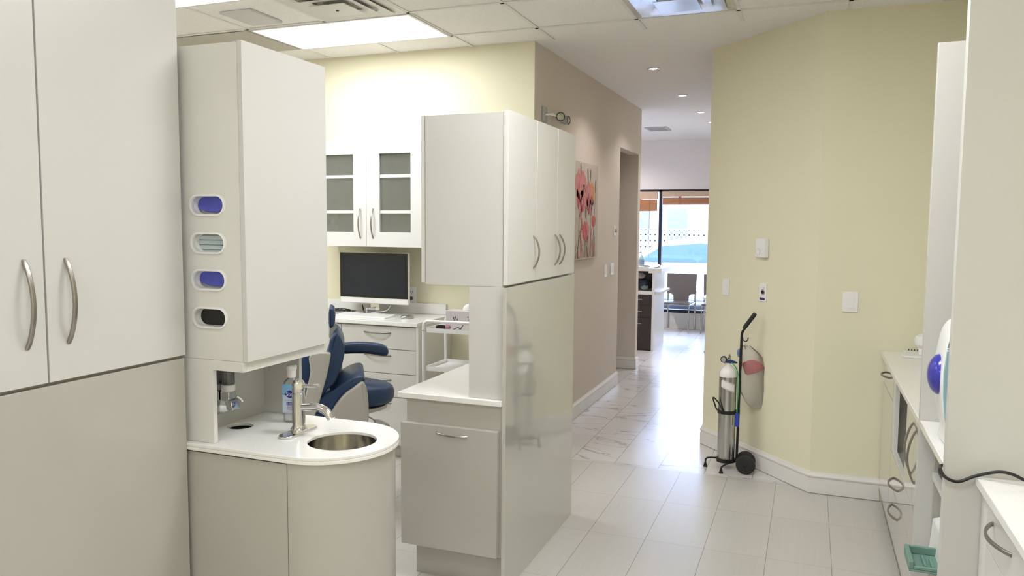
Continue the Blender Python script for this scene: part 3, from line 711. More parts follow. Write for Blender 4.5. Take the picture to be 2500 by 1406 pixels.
# ------------------------------------------------------------------ dental chair
t = thing('dental_chair', 'navy blue dental chair with grey shell behind the basin', 'dental chair', (-2.40, 3.65, 0), R(33.33))
def loc_prism(pts, a, b, k=4, smooth=True):
    return MB().prism(smooth_poly(pts, k) if smooth else pts, lambda u, v, tt: (u, tt, v), a, b)
def pillow(pts, a, b, edge, k=4):
    """cushion: rounded edges by inset end rings"""
    P = smooth_poly(pts, k); cx = sum(p[0] for p in P)/len(P); cz = sum(p[1] for p in P)/len(P); mb = MB(); rings = []
    n = len(P); N = []
    for i in range(n):
        d = Vector(P[(i+1) % n])-Vector(P[i-1]); d.normalize(); nn = Vector((d.y, -d.x))
        N.append(nn)
    area = sum(P[i][0]*P[(i+1) % n][1]-P[(i+1) % n][0]*P[i][1] for i in range(n)); sg = 1 if area > 0 else -1
    for j in range(5):
        q = j/4*PI/2; ins = edge*(1-math.sin(q)); y = a+edge*(1-math.cos(q))
        rings.append([mb.bm.verts.new((P[i][0]-sg*N[i].x*ins, y, P[i][1]-sg*N[i].y*ins)) for i in range(n)])
    for j in range(5):
        q = (4-j)/4*PI/2; ins = edge*(1-math.sin(q)); y = b-edge*(1-math.cos(q))
        rings.append([mb.bm.verts.new((P[i][0]-sg*N[i].x*ins, y, P[i][1]-sg*N[i].y*ins)) for i in range(n)])
    for r1, r2 in zip(rings, rings[1:]):
        for i in range(n): mb.f([r1[i], r1[(i+1) % n], r2[(i+1) % n], r2[i]])
    mb.f(rings[0][::-1]); mb.f(rings[-1]); return mb
part('backrest_cushion', pillow([(-.070, 1.018), (-.048, 1.040), (-.022, 1.012), (-.004, .965), (-.004, .92), (-.012, .88), (-.033, .815), (-.060, .755), (-.096, .728), (-.114, .699), (-.140, .645), (-.175, .60), (-.205, .62), (-.16, .751), (-.125, .842), (-.092, .928), (-.084, .99)], -.02, .40, .014), BLUEV, t, world=False)
part('backrest_shell', pillow([(-.186, .93), (-.085, .940), (-.081, .900), (-.100, .807), (-.123, .727), (-.146, .647), (-.173, .585), (-.213, .575), (-.228, .639), (-.205, .741), (-.185, .844)], -.075, -.02, .008), TAUPE, t, world=False)
part('backrest_side', pillow([(-.262, .93), (-.14, .935), (-.14, .843), (-.168, .780), (-.202, .747), (-.241, .772), (-.258, .812)], .02, .30, .014), BLUEV, t, world=False)
part('headrest', pillow([(-.085, 1.165), (-.058, 1.158), (-.052, 1.12), (-.054, 1.09), (-.066, 1.068), (-.085, 1.068)], .05, .30, .010), BLUEV, t, world=False)
part('headrest_bracket', loc_prism([(-.085, 1.077), (-.043, 1.076), (-.048, 1.056), (-.059, 1.024), (-.066, 1.000), (-.088, .996)], .12, .20, smooth=False), PLASTG, t, world=False, bevel=.003)
part('hinge', loc_prism([(-.112, .733), (-.085, .737), (-.083, .716), (-.096, .701), (-.115, .706)], .0, .2, smooth=False), TAUPE, t, world=False, bevel=.003)
part('armrest', pillow([(-.06, .920), (.0, .9255), (.062, .929), (.13, .926), (.198, .917), (.240, .902), (.258, .882), (.257, .856), (.243, .845), (.209, .846), (.141, .860), (.062, .865), (-.01, .864), (-.06, .862)], .33, .42, .016), BLUEV, t, world=False)
part('armrest_bracket', MB().box(-.08, -.02, .34, .40, .70, .885), TAUPE, t, world=False, bevel=.004)
part('seat_cushion', pillow([(-.190, .60), (-.164, .652), (-.119, .700), (-.063, .728), (-.018, .760), (.038, .788), (.084, .797), (.104, .786), (.104, .770), (.06, .735), (-.007, .699), (-.053, .643), (-.080, .581), (-.090, .53), (-.18, .53)], -.04, .42, .012), BLUEV, t, world=False)
part('side_shell', pillow([(.088, .772), (.108, .752), (.119, .72), (.124, .68), (.126, .60), (.120, .53), (.10, .42), (-.08, .42), (-.098, .54), (-.085, .592), (-.053, .650), (-.007, .706), (.045, .742)], -.075, -.005, .014), TAUPE, t, world=False)
# rounded foot end of the seat: a thick pad, plan view is a half ellipse
mb = MB(); prof = [(0, .586), (.75, .592), (.94, .610), (1.0, .640), (1.0, .672), (.965, .696), (.90, .708), (0, .722)]
rings = []
for s_, z in prof[1:-1]:
    rings.append([mb.bm.verts.new((.02+.262*s_*math.cos(a), .17+.20*s_*math.sin(a), z+.028*(1-math.cos(a)*s_)*.5)) for a in [2*PI*i/40 for i in range(40)]])
for a, b in zip(rings, rings[1:]):
    for i in range(40): mb.f([a[i], a[(i+1) % 40], b[(i+1) % 40], b[i]])
mb.f(rings[0][::-1]); mb.f(rings[-1]); part('foot_cushion', mb, BLUEV, t, world=False, sharp=50)
mb = MB().lathe([(.05, .560), (.15, .566), (.19, .580), (.19, .600)], (.05, .17, 0), 36); part('cushion_tray', mb, TAUPE, t, world=False)
part('chair_base', MB().box(-.12, .10, .02, .34, .06, .54).box(-.28, .26, -.04, .40, 0, .06), TAUPE, t, world=False, bevel=.02)
part('foot_control', MB().tube(spline([(.10, .0, .575), (.14, -.02, .556), (.165, -.03, .540), (.19, -.03, .528), (.225, -.03, .510), (.24, -.03, .50)], 5), .012, 10, rs=[.004]*9+[.008, .012, .015, .016]+[.017]*8+[.016, .014, .012, .008, .004]), PLASTG, t, world=False)

# ------------------------------------------------------------------ hallway items
t = thing('canvas_painting', 'tall canvas of pink poppies on the tan hallway wall', 'painting', (-1.82, 6.45, 1.355))
part('canvas', MB().box(-1.8345, -1.805, 6.06, 6.830, 1.355, 2.172), CANVAS, t, bevel=.002)
mb = MB(); cx_ = -1.804
def leaf(y, z, w_, h_, mi, lay=0, tilt=0):
    mb.mi = mi
    pts = [(0, -h_/2), (w_*.5, -h_*.15), (w_*.42, h_*.3), (0, h_/2), (-w_*.42, h_*.3), (-w_*.5, -h_*.15)]
    c, s = math.cos(tilt), math.sin(tilt)
    mb.prism(smooth_poly([(y+a*c-b*s, z+a*s+b*c) for a, b in pts], 3), YZ, cx_-.0012, cx_+.0004+lay*.0004)
def stem(y0, z0, y1, z1, w_=.005, mi=3):
    mb.mi = mi; mb.prism([(y0-w_, z0), (y0+w_, z0), (y1+w_*.6, z1), (y1-w_*.6, z1)], YZ, cx_-.0012, cx_+.0002)
for y0, y1, z1 in ((6.20, 6.27, 2.0), (6.42, 6.49, 2.0), (6.60, 6.58, 2.0), (6.66, 6.75, 1.95), (6.15, 6.33, 1.70), (6.38, 6.47, 1.66), (6.50, 6.43, 1.6), (6.72, 6.70, 1.63), (6.30, 6.25, 1.6)): stem(y0, 1.37, y1, z1)
for k in range(26):
    y = 6.10+random.random()*.66; stem(y, 1.365, y+random.uniform(-.04, .04), 1.44+random.random()*.13, .004, 3 if k % 3 else 1)
for y, z in ((6.27, 2.10), (6.49, 2.07), (6.57, 2.07), (6.74, 1.99)): leaf(y, z, .028, .12, 3, 1, random.uniform(-.2, .2))
leaf(6.43, 1.76, .03, .12, 3, 1)
def poppy(y, z, s_, a, b):
    for k, (dy, dz, w_, h_, tl) in enumerate(((-.32, .1, .5, .9, .5), (.32, .1, .5, .9, -.5), (-.15, .22, .5, .95, .2), (.17, .2, .5, .95, -.22), (0, .05, .45, .8, 0))):
        leaf(y+dy*s_, z+dz*s_, w_*s_, h_*s_, (a, b, a, b, a)[k], k+1, tl)
    for k in range(7): leaf(y+random.uniform(-.3, .3)*s_, z+random.uniform(-.3, .1)*s_, .07*s_, .4*s_, (1, 4, 0)[k % 3], 7, random.uniform(-.5, .5))
poppy(6.27, 1.93, .26, 0, 0); poppy(6.30, 1.83, .24, 1, 0); poppy(6.56, 1.86, .24, 0, 2); poppy(6.56, 1.80, .17, 1, 4)
poppy(6.44, 1.56, .17, 1, 0); poppy(6.69, 1.66, .10, 1, 1)
for k in range(12): leaf(6.30+.02*math.sin(k), 1.42+k*.028, .03, .03, 1, 2, k)
for k in range(9): leaf(6.62+.01*math.sin(k), 1.43+k*.022, .03, .025, 0, 2, k)
part('painted_flowers', mb, [PINK, ROSE, ORNG, STEMP, LILAC], t)
def hall_plate(y, z, w_, h_, lab, cat, inner=True):
    t = thing('wall_switch', lab, cat, (-1.835, y, z))
    part('plate', MB().box(-1.8345, -1.827, y-w_/2, y+w_/2, z-h_/2, z+h_/2), PLASTW, t, bevel=.002)
    if inner: part('rocker', MB().box(-1.828, -1.8235, y-.017, y+.017, z-.033, z+.033), PLASTW, t, bevel=.002)
    return t
hall_plate(7.255, 1.208, .075, .118, 'white switch plate on the hallway wall, left one of the low pair', 'switch')
hall_plate(7.52, 1.212, .115, .118, 'white double switch plate on the hallway wall, nearest the opening', 'switch')
t = hall_plate(7.60, 1.590, .06, .10, 'small white dial control above the hallway switches', 'thermostat', False)
part('dial', MB().lathe([(.02, 0), (.018, .022)], (-1.828, 7.60, 1.590), 20, axis='X'), PLASTG, t)
t = thing('emergency_light', 'emergency wall lamp with round head above the painting', 'emergency light', (-1.82, 5.5, 2.44))
part('wall_plate', MB().box(-1.8345, -1.820, 5.335, 5.425, 2.385, 2.495), PLASTG, t, bevel=.004)
part('arm', MB().tube(spline([(-1.82, 5.38, 2.44), (-1.79, 5.42, 2.445), (-1.78, 5.46, 2.445), (-1.78, 5.50, 2.444)], 5), .006).ball((-1.785, 5.43, 2.447), .012), PLASTW, t)
hd = Vector((.55, -.83, 0)).normalized()
def head(y, z, r, m1, m2, dirv):
    mb = MB(); mb.lathe([(r*.55, -.05), (r, -.015), (r*1.06, .0), (r*1.06, .012), (r*.9, .014)], (0, 0, 0), 28, axis='Y')
    ang = math.atan2(dirv.y, dirv.x)-PI/2
    mb.bm.transform(Matrix.Translation((-1.775, y, z)) @ Matrix.Rotation(ang, 4, 'Z'))
    part('lamp_head', mb, m1, t)
    mb = MB(); mb.lathe([(r*.93, .0135), (r*.93, .016), (r*.78, .016), (r*.78, .0135)], (0, 0, 0), 28, axis='Y', cap=False)
    mb.bm.transform(Matrix.Translation((-1.775, y, z)) @ Matrix.Rotation(ang, 4, 'Z')); part('lens_ring', mb, DARKG, t)
    mb = MB(); mb.lathe([(r*.78, .0138), (r*.6, .0165), (.002, .018)], (0, 0, 0), 28, axis='Y')
    mb.bm.transform(Matrix.Translation((-1.775, y, z)) @ Matrix.Rotation(ang, 4, 'Z')); part('lens', mb, m2, t)
head(5.585, 2.447, .036, PLASTG, mat('yellowish_lens', (.5, .52, .36), .2, coat=.6), hd)
head(5.76, 2.445, .034, PLASTG, ALU, Vector((.9, -.1, 0)))

# reception end
t = thing('reception_desk', 'dark-drawered reception desk with pale side panel at the hall end', 'desk', (-2.3, 10.4, 0))
DX = -1.875
part('side_panel', MB().box(DX-.03, DX, 10.035, 10.78, 0, 1.022), TRIM, t)
part('worktop', MB().box(-2.9, -1.955, 10.04, 10.82, 1.047, 1.103), TRIM, t, bevel=.002)
part('transaction_top', MB().box(-1.957, -1.79, 10.03, 10.82, 1.023, 1.088), TRIM, t, bevel=.002)
part('side_ledge', MB().box(-1.875, -1.80, 10.06, 10.78, .752, .782), TRIM, t, bevel=.002)
part('shelf', MB().box(-2.9, DX-.03, 10.04, 10.75, .742, .784), TRIM, t)
part('cabinet_body', MB().box(-2.9, DX-.031, 10.06, 10.75, .0, .741).box(-2.9, DX-.031, 10.60, 10.75, .784, 1.046), DARKW, t)
for z0, z1, zh in ((.60, .738, .680), (.44, .597, .522), (.02, .437, .360)):
    d = part('drawer', MB().box(-2.32, DX-.004, 10.036, 10.058, z0, z1), DARKW, t, bevel=.001)
    part('handle', rod_handle((-2.24, 10.036, zh), (-2.03, 10.036, zh), (0, -1, 0), .03, .005).tube([(-2.22, 10.036, zh), (-2.22, 10.006, zh)], .004).tube([(-2.05, 10.036, zh), (-2.05, 10.006, zh)], .004), STEEL, d)
mb = MB().ball((-2.06, 10.25, .86), (.10, .12, .076), 18, 12)
for v in mb.bm.verts: v.co += Vector((random.uniform(-1, 1), random.uniform(-1, 1), random.uniform(-.3, 1)))*.006
solo('handbag', mb, mat('dark_blue_cloth', (.03, .035, .06), .7, noise=.3), 'dark cloth bag on the open shelf of the reception desk', 'bag')
mb = MB().ball((-2.03, 10.16, .82), (.05, .05, .035), 14, 10)
for v in mb.bm.verts: v.co += Vector((random.uniform(-1, 1), random.uniform(-1, 1), random.uniform(-.3, 1)))*.008
solo('plastic_bag', mb, mat('teal_grey_film', (.22, .28, .30), .4, noise=.3), 'crumpled teal-grey plastic bag before the dark bag on the desk shelf', 'bag')
mb = MB().ball((-2.09, 10.18, .975), (.06, .05, .035), 14, 10)
for v in mb.bm.verts: v.co += Vector((random.uniform(-1, 1), random.uniform(-1, 1), random.uniform(-.3, 1)))*.010
solo('plastic_bag', mb, mat('grey_film', (.35, .31, .31), .4, noise=.3), 'crumpled grey plastic wrap on top of the dark bag', 'bag')
t = thing('sanitizer_bottle', 'clear blue pump bottle standing on the reception desk', 'bottle', (-2.105, 10.3, 1.103))
part('bottle_body', MB().lathe([(.034, 0), (.037, .006), (.037, .10), (.025, .125), (.012, .135)], (0, 0, 0), 20), mat('pale_teal_gel', (.36, .60, .66), .2, coat=.5), t, world=False)
part('pump', MB().lathe([(.013, .135), (.013, .155), (.004, .157), (.004, .18), (.010, .182), (.010, .19)], (0, 0, 0), 14).box(-.03, .004, -.006, .006, .182, .19), PLASTW, t, world=False)
part('bottle_label', MB().lathe([(.0375, .02), (.0375, .085)], (0, 0, 0), 20, cap=False), mat('navy_white_label', (.25, .33, .45), .5, noise=.5, nscale=60), t, world=False)
solo('pen_tray', MB().box(-2.03, -1.96, 10.10, 10.16, 1.103, 1.112).tube([(-2.04, 10.12, 1.116), (-1.98, 10.14, 1.118)], .004), BLACK, 'small black pen tray on the main top of the reception desk', 'tray')
solo('pen', MB().tube([(-1.90, 10.10, 1.093), (-1.83, 10.16, 1.100), (-1.86, 10.20, 1.10)], .005), BLACK, 'dark pen lying on the narrow raised end of the reception desk', 'pen')
# waiting chairs
def make_chair(loc, lab, rotz):
    t = thing('waiting_chair', lab, 'chair', loc, rotz, 'grey waiting chairs under the window')
    # local: faces -Y (toward the hall); width .44
    pts = [(-.225, .58), (-.215, .57), (-.16, .565), (-.125, .54), (-.118, .47), (-.118, .455), (.118, .455), (.118, .47), (.125, .54), (.16, .565), (.215, .57), (.225, .58), (.235, .885), (-.235, .885)]
    part('backrest', MB().prism(pts, lambda u, v, tt: (u, tt+.10*(v-.45), v), .190, .205), SEATG, t, world=False, bevel=.004)
    part('seat', MB().prism(rrect(-.205, .215, -.24, .215, .03), XY, .440, .462), SEATG, t, world=False, bevel=.006)
    for s in (-1, 1):
        part('leg', MB().tube([(s*.205, -.215, 0), (s*.205, -.20, .44)], .009), ALU, t, world=False)
        part('leg', MB().tube([(s*.215, .255, 0), (s*.215, .235, .45), (s*.215, .265, .62)], .014), ALU, t, world=False)
    part('seat_rail', MB().tube([(-.205, -.20, .432), (.205, -.20, .432)], .008).tube([(-.205, -.20, .432), (-.215, .23, .432)], .008).tube([(.205, -.20, .432), (.215, .23, .432)], .008), ALU, t, world=False)
    return t
make_chair((-1.895, 12.16, 0), 'grey steel-legged waiting chair fully visible beside the reception desk', R(-3))
make_chair((-1.31, 12.17, 0), 'grey steel-legged waiting chair cut off by the yellow wall', R(0))
t = thing('table_stand', 'flat grey stand foot showing past the yellow wall corner', 'stand', (-1.12, 10.3, 0))
part('foot', MB().prism([(-.12, -.14), (.14, -.14), (.14, .14), (-.09, .14)], XY, 0, .03), mat('dark_stand_metal', (.16, .15, .15), .4, metal=.5), t, world=False, bevel=.006)
part('post', MB().tube([(.04, 0, .03), (.04, 0, .70)], .02), STEEL, t, world=False)
part('top', MB().prism(circ(.04, 0, .22), XY, .70, .725), TRIM, t, world=False)
# blinds
def blind(x0, x1, z1, z0, zv, lab):
    t = thing('wooden_blind', lab, 'blind', ((x0+x1)/2, WY-.03, z0), group='wooden window blinds')
    part('valance', MB().box(x0, x1, WY-.055, WY-.005, zv, z1), WOODR, t, bevel=.002)
    mb = MB(); n = int((zv-z0)/.017)
    for i in range(n): z = z0+i*.017; mb.box(x0+.01, x1-.01, WY-.055, WY-.008, z, z+.0164)
    mb.box(x0+.01, x1-.01, WY-.058, WY-.006, z0-.014, z0-.002)
    part('slats', mb, WOODB, t)
    tm = mat('tape_brown', (.36, .17, .10), .8)
    for x in (x0+.28, x1-.28): part('ladder_tape', MB().box(x-.018, x+.018, WY-.0585, WY-.006, z0-.014, zv), tm, t)
    part('cord', MB().tube([(x1-.12, WY-.06, zv), (x1-.125, WY-.06, 1.25), (x1-.122, WY-.06, 1.12)], .0035, 6), WOODB, t)
blind(-4.1, -2.30, 2.18, 1.885, 2.06, 'wooden slat blind lowered over the left pane beyond the desk')
blind(-2.225, -1.00, 2.18, 1.985, 2.10, 'wooden slat blind raised higher over the right window pane')

# ------------------------------------------------------------------ diagonal wall fittings
def on_diag(s_, z): p = A0+dv*s_; return (p.x, p.y, z)
DROT = math.atan2(dv.y, dv.x)          # local x runs along the wall, local -y points into the room
def diag_thing(name, s_, z, lab, cat): return thing(name, lab, cat, on_diag(s_, z), DROT)
t = diag_thing('door_chime', .643, 1.502, 'white wall chime box with round button, above the valve plate', 'chime')
part('housing', MB().box(-.048, .048, -.036, -.0005, -.062, .062), PLASTW, t, world=False, bevel=.005)
part('round_button', MB().lathe([(.021, -.0375), (.021, -.0355)], (-.018, 0, -.026), 28, axis='Y'), PLASTW, t, world=False)
part('button_ring', MB().lathe([(.0215, -.0365), (.0215, -.0372), (.0228, -.0372), (.0228, -.0365)], (-.018, 0, -.026), 28, axis='Y', cap=False), PLASTG, t, world=False)
t = diag_thing('gas_outlet_plate', .650, 1.205, 'white wall plate with round black port and blue bar', 'wall plate')
part('plate', MB().box(-.036, .036, -.0075, -.0005, -.060, .060), PLASTW, t, world=False, bevel=.002)
part('port_ring', MB().lathe([(.020, -.0085), (.020, -.007), (.016, -.010), (.016, -.0085)], (.004, 0, .003), 26, axis='Y', cap=False), ALU, t, world=False)
part('port', MB().lathe([(.012, -.012), (.012, -.007)], (.004, 0, .003), 22, axis='Y'), BLACK, t, world=False)
part('blue_bar', MB().box(-.026, .024, -.0085, -.007, -.050, -.034), mat('navy_strip', (.04, .03, .16), .5), t, world=False)
part('printed_text', text_mb('VAC', .012, lambda u, v, d: (.012+u, -.0079, .026+v)), GREY_I, t, world=False)
t = diag_thing('light_switch', .243, 1.209, 'white wall switch nearest the yellow corner edge', 'switch')
part('plate', MB().box(-.038, .038, -.0075, -.0005, -.060, .060), PLASTW, t, world=False, bevel=.003)
part('rocker', MB().box(-.017, .017, -.0105, -.007, -.033, .033), PLASTW, t, world=False, bevel=.002)
t = thing('light_switch', 'white wall switch on the yellow wall left of the right-hand cabinets', 'switch', (.236, 5.05, 1.198))
part('plate', MB().box(-.044, .044, -.0085, -.0005, -.062, .062), PLASTW, t, world=False, bevel=.003)
part('rocker', MB().box(-.014, .018, -.0115, -.008, -.038, .034), PLASTW, t, world=False, bevel=.002)

# ------------------------------------------------------------------ oxygen cart
t = thing('tank_cart', 'black two-wheeled cart parked by the yellow diagonal wall', 'cart', (-.45, 5.33, 0))
TX, TY = -.489, 5.36
part('pole', MB().tube(spline([(-.418, 5.375, .055), (-.415, 5.372, .30), (-.413, 5.37, .60), (-.410, 5.37, .84), (-.409, 5.37, .915), (-.404, 5.37, .940), (-.385, 5.37, .975)], 6), .0085, 12), BLACK, t)
part('grip', MB().tube([(-.396, 5.37, .962), (-.388, 5.37, .975), (-.332, 5.37, 1.058), (-.326, 5.37, 1.067)], .013, 14, rs=[.0125, .0145, .0145, .012]), RUBBER, t)
part('hook', MB().tube(spline([(-.402, 5.365, .905), (-.398, 5.365, .885), (-.384, 5.36, .876), (-.370, 5.36, .886), (-.366, 5.36, .905)], 5), .0035), BLACK, t)
part('base_ring', MB().lathe([(.064, .045), (.064, .070), (.058, .070), (.058, .045)], (TX, TY, 0), 30, cap=False).lathe([(.058, .044), (.058, .048)], (TX, TY, 0), 30), BLACK, t)
part('upper_ring', MB().lathe([(.0635, .380), (.0635, .402), (.059, .402), (.059, .380)], (TX, TY, 0), 30, cap=False).box(-.432, -.405, 5.35, 5.38, .378, .402), BLACK, t)
part('front_handle', MB().tube(spline([(TX-.066, TY+.02, .39), (TX-.072, TY-.01, .41), (TX-.092, TY-.02, .475), (TX-.080, TY-.03, .480), (TX-.045, TY-.05, .445), (TX-.020, TY-.062, .40)], 5), .005), BLACK, t)
for p in ([(TX-.05, TY+.01, .058), (TX-.11, TY-.02, .062), (TX-.128, TY-.03, .050), (TX-.130, TY-.032, .02)], [(TX+.05, TY-.03, .052), (TX+.01, TY-.10, .050), (TX-.012, TY-.135, .040), (TX-.014, TY-.14, .018)]):
    l = part('leg', MB().tube(spline(p, 5), .006), BLACK, t)
    part('rubber_foot', MB().lathe([(.014, 0), (.014, .006), (.010, .016), (.009, .026)], (p[-1][0], p[-1][1], 0), 14), RUBBER, l)
part('axle', MB().tube([(-.35, 5.255, .064), (-.357, 5.375, .064)], .006).box(-.425, -.365, 5.33, 5.37, .050, .075), BLACK, t)
for (x, y) in ((-.351, 5.26), (-.357, 5.365)):
    mb = MB().lathe([(.020, -.016), (.045, -.016), (.056, -.014), (.063, -.008), (.063, .008), (.056, .014), (.020, .014)], (0, 0, 0), 36, axis='Y')
    mb.bm.transform(Matrix.Translation((x, y, .063)) @ Matrix.Rotation(R(-8), 4, 'Z')); wl = part('wheel', mb, RUBBER, t)
    mb = MB().lathe([(.006, -.020), (.012, -.018), (.014, -.015)], (0, 0, 0), 16, axis='Y')
    mb.bm.transform(Matrix.Translation((x, y, .063)) @ Matrix.Rotation(R(-8), 4, 'Z')); part('hub', mb, BLACK, wl)
t = thing('oxygen_tank', 'silver gas cylinder with white shoulder standing in the black cart', 'gas cylinder', (TX, TY, .049))
part('cylinder', MB().lathe([(.050, .050), (.0565, .058), (.0575, .066), (.0575, .640)], (TX, TY, 0), 40), ALU, t)
part('shoulder', MB().lathe([(.0580, .632), (.0580, .650), (.054, .668), (.042, .688), (.026, .702), (.020, .708), (.020, .722)], (TX, TY, 0), 40), TANKW, t)
part('valve', MB().lathe([(.014, .720), (.014, .752)], (TX+.002, TY, 0), 14).tube([(TX+.004, TY, .745), (TX+.004, TY, .768), (TX+.006, TY, .785)], .008, 10, rs=[.009, .009, .003]).tube([(TX-.024, TY, .718), (TX-.024, TY, .745)], .006), CHROME, t)
mb = MB().lathe([(.021, -.016), (.022, -.010), (.022, .010), (.018, .014)], (TX-.030, TY-.012, .748), 24, axis='Y'); g = part('gauge', mb, BLACK, t)
part('gauge_face', MB().lathe([(.016, -.0175), (.016, -.0155)], (TX-.030, TY-.012, .748), 22, axis='Y'), PLASTG, g)
part('regulator', MB().tube(spline([(TX-.035, TY, .742), (TX-.005, TY-.006, .736), (TX+.03, TY, .732), (TX+.058, TY, .728)], 5), .012, 12, rs=[.010, .011, .012, .013, .013, .013, .013, .013, .012, .011, .010, .009, .008, .007, .006, .004]), BPLAST, t)
mb = MB(); n = 26; cyl = lambda a, z, r=.0581: (TX+r*math.sin(a), TY-r*math.cos(a), z)
mb.mi = 0
def lab_z(a): return .585-.022*(a+.55)
for i in range(n):
    a0, a1 = -.72+1.65*i/n, -.72+1.65*(i+1)/n
    q = [mb.bm.verts.new(cyl(a0, lab_z(a0)+(.034 if a0 > -.55 else .034-(-.55-a0)*.12))), mb.bm.verts.new(cyl(a1, lab_z(a1)+(.034 if a1 > -.55 else .034-(-.55-a1)*.12))), mb.bm.verts.new(cyl(a1, lab_z(a1)-.024)), mb.bm.verts.new(cyl(a0, lab_z(a0)-.024))]
    mb.f(q)
mb.mi = 1
for zo in (.029, -.019):
    for i in range(12):
        a0 = -.60+1.5*i/12; a1 = a0+.08
        mb.f([mb.bm.verts.new(cyl(a0, lab_z(a0)+zo+.0014, .0584)), mb.bm.verts.new(cyl(a1, lab_z(a1)+zo+.0014, .0584)), mb.bm.verts.new(cyl(a1, lab_z(a1)+zo-.0014, .0584)), mb.bm.verts.new(cyl(a0, lab_z(a0)+zo-.0014, .0584))])
mb.mi = 2
for k, zo in enumerate((.018, .011, .004, -.003, -.010)):
    a0, a1 = -.5+.05*k, .75
    mb.f([mb.bm.verts.new(cyl(a0, lab_z(a0)+zo+.0007, .0583)), mb.bm.verts.new(cyl(a1, lab_z(a1)+zo+.0007, .0583)), mb.bm.verts.new(cyl(a1, lab_z(a1)+zo-.0007, .0583)), mb.bm.verts.new(cyl(a0, lab_z(a0)+zo-.0007, .0583))])
part('cylinder_label', mb, [LABELW, BLACK_I, GREY_I], t)
t = thing('oxygen_tubing', 'thin green tubing hanging from the silver cylinder', 'tubing', (-.43, 5.33, .3))
part('tube', MB().tube(spline([(TX+.02, TY-.01, .728), (TX+.045, TY-.025, .705), (TX+.063, TY-.03, .66), (TX+.066, TY-.035, .55), (TX+.070, TY-.035, .42), (TX+.068, TY-.03, .36)], 6), .0022, 6)
     .tube(spline([(TX+.025, TY-.015, .728), (TX+.055, TY-.035, .70), (TX+.072, TY-.04, .64), (TX+.074, TY-.045, .52), (TX+.066, TY-.045, .40)], 6), .0022, 6), GREENT, t)
part('blue_tag', MB().prism(rrect(-.430, -.408, .300, .392, .003), XZ, 5.318, 5.325), mat('tag_blue', (.02, .05, .45), .4), t)
# bag
t = thing('plastic_bag', 'clear plastic bag holding something red, hung on the cart pole', 'bag', (-.35, 5.42, .42))
mb = MB(); prof = [(-.405, .845, .004), (-.385, .838, .012), (-.36, .80, .028), (-.34, .76, .036), (-.335, .70, .040), (-.335, .64, .040), (-.335, .58, .036), (-.332, .52, .028), (-.315, .46, .016), (-.305, .425, .004)]
hw = [.012, .035, .055, .070, .078, .082, .082, .076, .058, .030]
rings = []
for (cx, z, d_), h_ in zip(prof, hw):
    rings.append([mb.bm.verts.new((cx+h_*math.cos(a)*(1+.06*math.sin(5*a+z*40)), 5.40+d_*math.sin(a)*(1+.2*math.sin(4*a+z*30)), z+.006*math.sin(3*a))) for a in [2*PI*i/28 for i in range(28)]])
for a, b in zip(rings, rings[1:]):
    for i in range(28): mb.f([a[i], a[(i+1) % 28], b[(i+1) % 28], b[i]])
part('bag_film', mb, BAGP, t, sharp=60)
part('red_content', pillow([(-.400, .722), (-.36, .742), (-.33, .745), (-.29, .735), (-.258, .705), (-.262, .690), (-.29, .675), (-.34, .650), (-.372, .645), (-.385, .66), (-.398, .70)], 5.385, 5.415, .010, 3), REDP, t)
part('blue_content', MB().ball((-.425, 5.40, .790), (.014, .01, .030)), mat('pale_blue_film', (.18, .25, .5), .5), t)

# ------------------------------------------------------------------ cabinets on the right
t = thing('base_cabinet', 'white handled base cabinet run with an open recess, right of the yellow wall', 'cabinet', (.75, 4.2, 0))
RX = .435
part('body', MB().box(RX+.022, 1.045, 4.46, 5.045, .09, .888).box(RX+.022, 1.045, 3.305, 3.83, .09, .888).box(RX+.022, 1.045, 3.83, 4.46, .09, .482).box(.75, 1.045, 3.83, 4.46, .482, .888)
     .box(RX+.022, .75, 3.83, 4.46, .872, .888), WGLOSS, t)
part('kick_plate', MB().box(RX+.06, 1.045, 3.305, 5.045, 0, .09), TAUPE, t)
for (y0, y1, z0, z1, h_) in ((4.462, 5.043, .735, .885, ((4.70, .815), (4.90, .812))), (4.462, 5.043, .093, .731, None),
        (3.567, 3.828, .485, .885, ((3.62, .823), (3.62, .600))), (3.307, 3.563, .485, .885, ((3.515, .815), (3.515, .590))),
        (3.307, 4.458, .325, .481, ((4.255, .386), (4.055, .382))), (3.307, 4.458, .093, .321, ((4.262, .246), (4.035, .246)))):
    d = part('drawer' if z1-z0 < .25 else 'door', MB().box(RX, RX+.020, y0, y1, z0, z1), WGLOSS, t, bevel=.001)
    if h_:
        (ya, za), (yb, zb) = h_
        part('handle', arc_handle((RX, ya, za), (RX, yb, zb), (-1, 0, 0), .034 if za != zb and abs(za-zb) < .05 else .030, .011, .008), STEEL, d)
part('recess_frame', MB().plate([(3.832, .484), (4.456, .484), (4.456, .886), (3.832, .886)], [[(3.86, .500), (4.35, .500), (4.35, .870), (3.86, .870)]], YZ, RX+.001, RX+.020), WHITE, t)
solo('countertop', MB().box(.413, 1.045, 3.302, 5.046, .889, .914), QUARTZ, 'white counter along the right cabinets, reaching the yellow wall', 'countertop', (.7, 4.2, .889), bevel=.002)
solo('divider_panel', MB().box(.413, 1.045, 3.272, 3.300, 0, 2.325), DIVM, 'tall pale divider panel behind the white device, farther of the two', 'panel', (.7, 3.28, 0), bevel=.001)
solo('divider_panel', MB().box(.402, 1.045, 2.590, 2.632, 0, 2.325), DIVM, 'tall pale divider panel at the right edge, nearest the camera', 'panel', (.7, 2.6, 0), bevel=.001)
solo('countertop', MB().box(.413, 1.045, 2.634, 3.270, .889, .914), QUARTZ, 'short white counter between the two divider panels', 'countertop', (.7, 2.95, .889), bevel=.002)
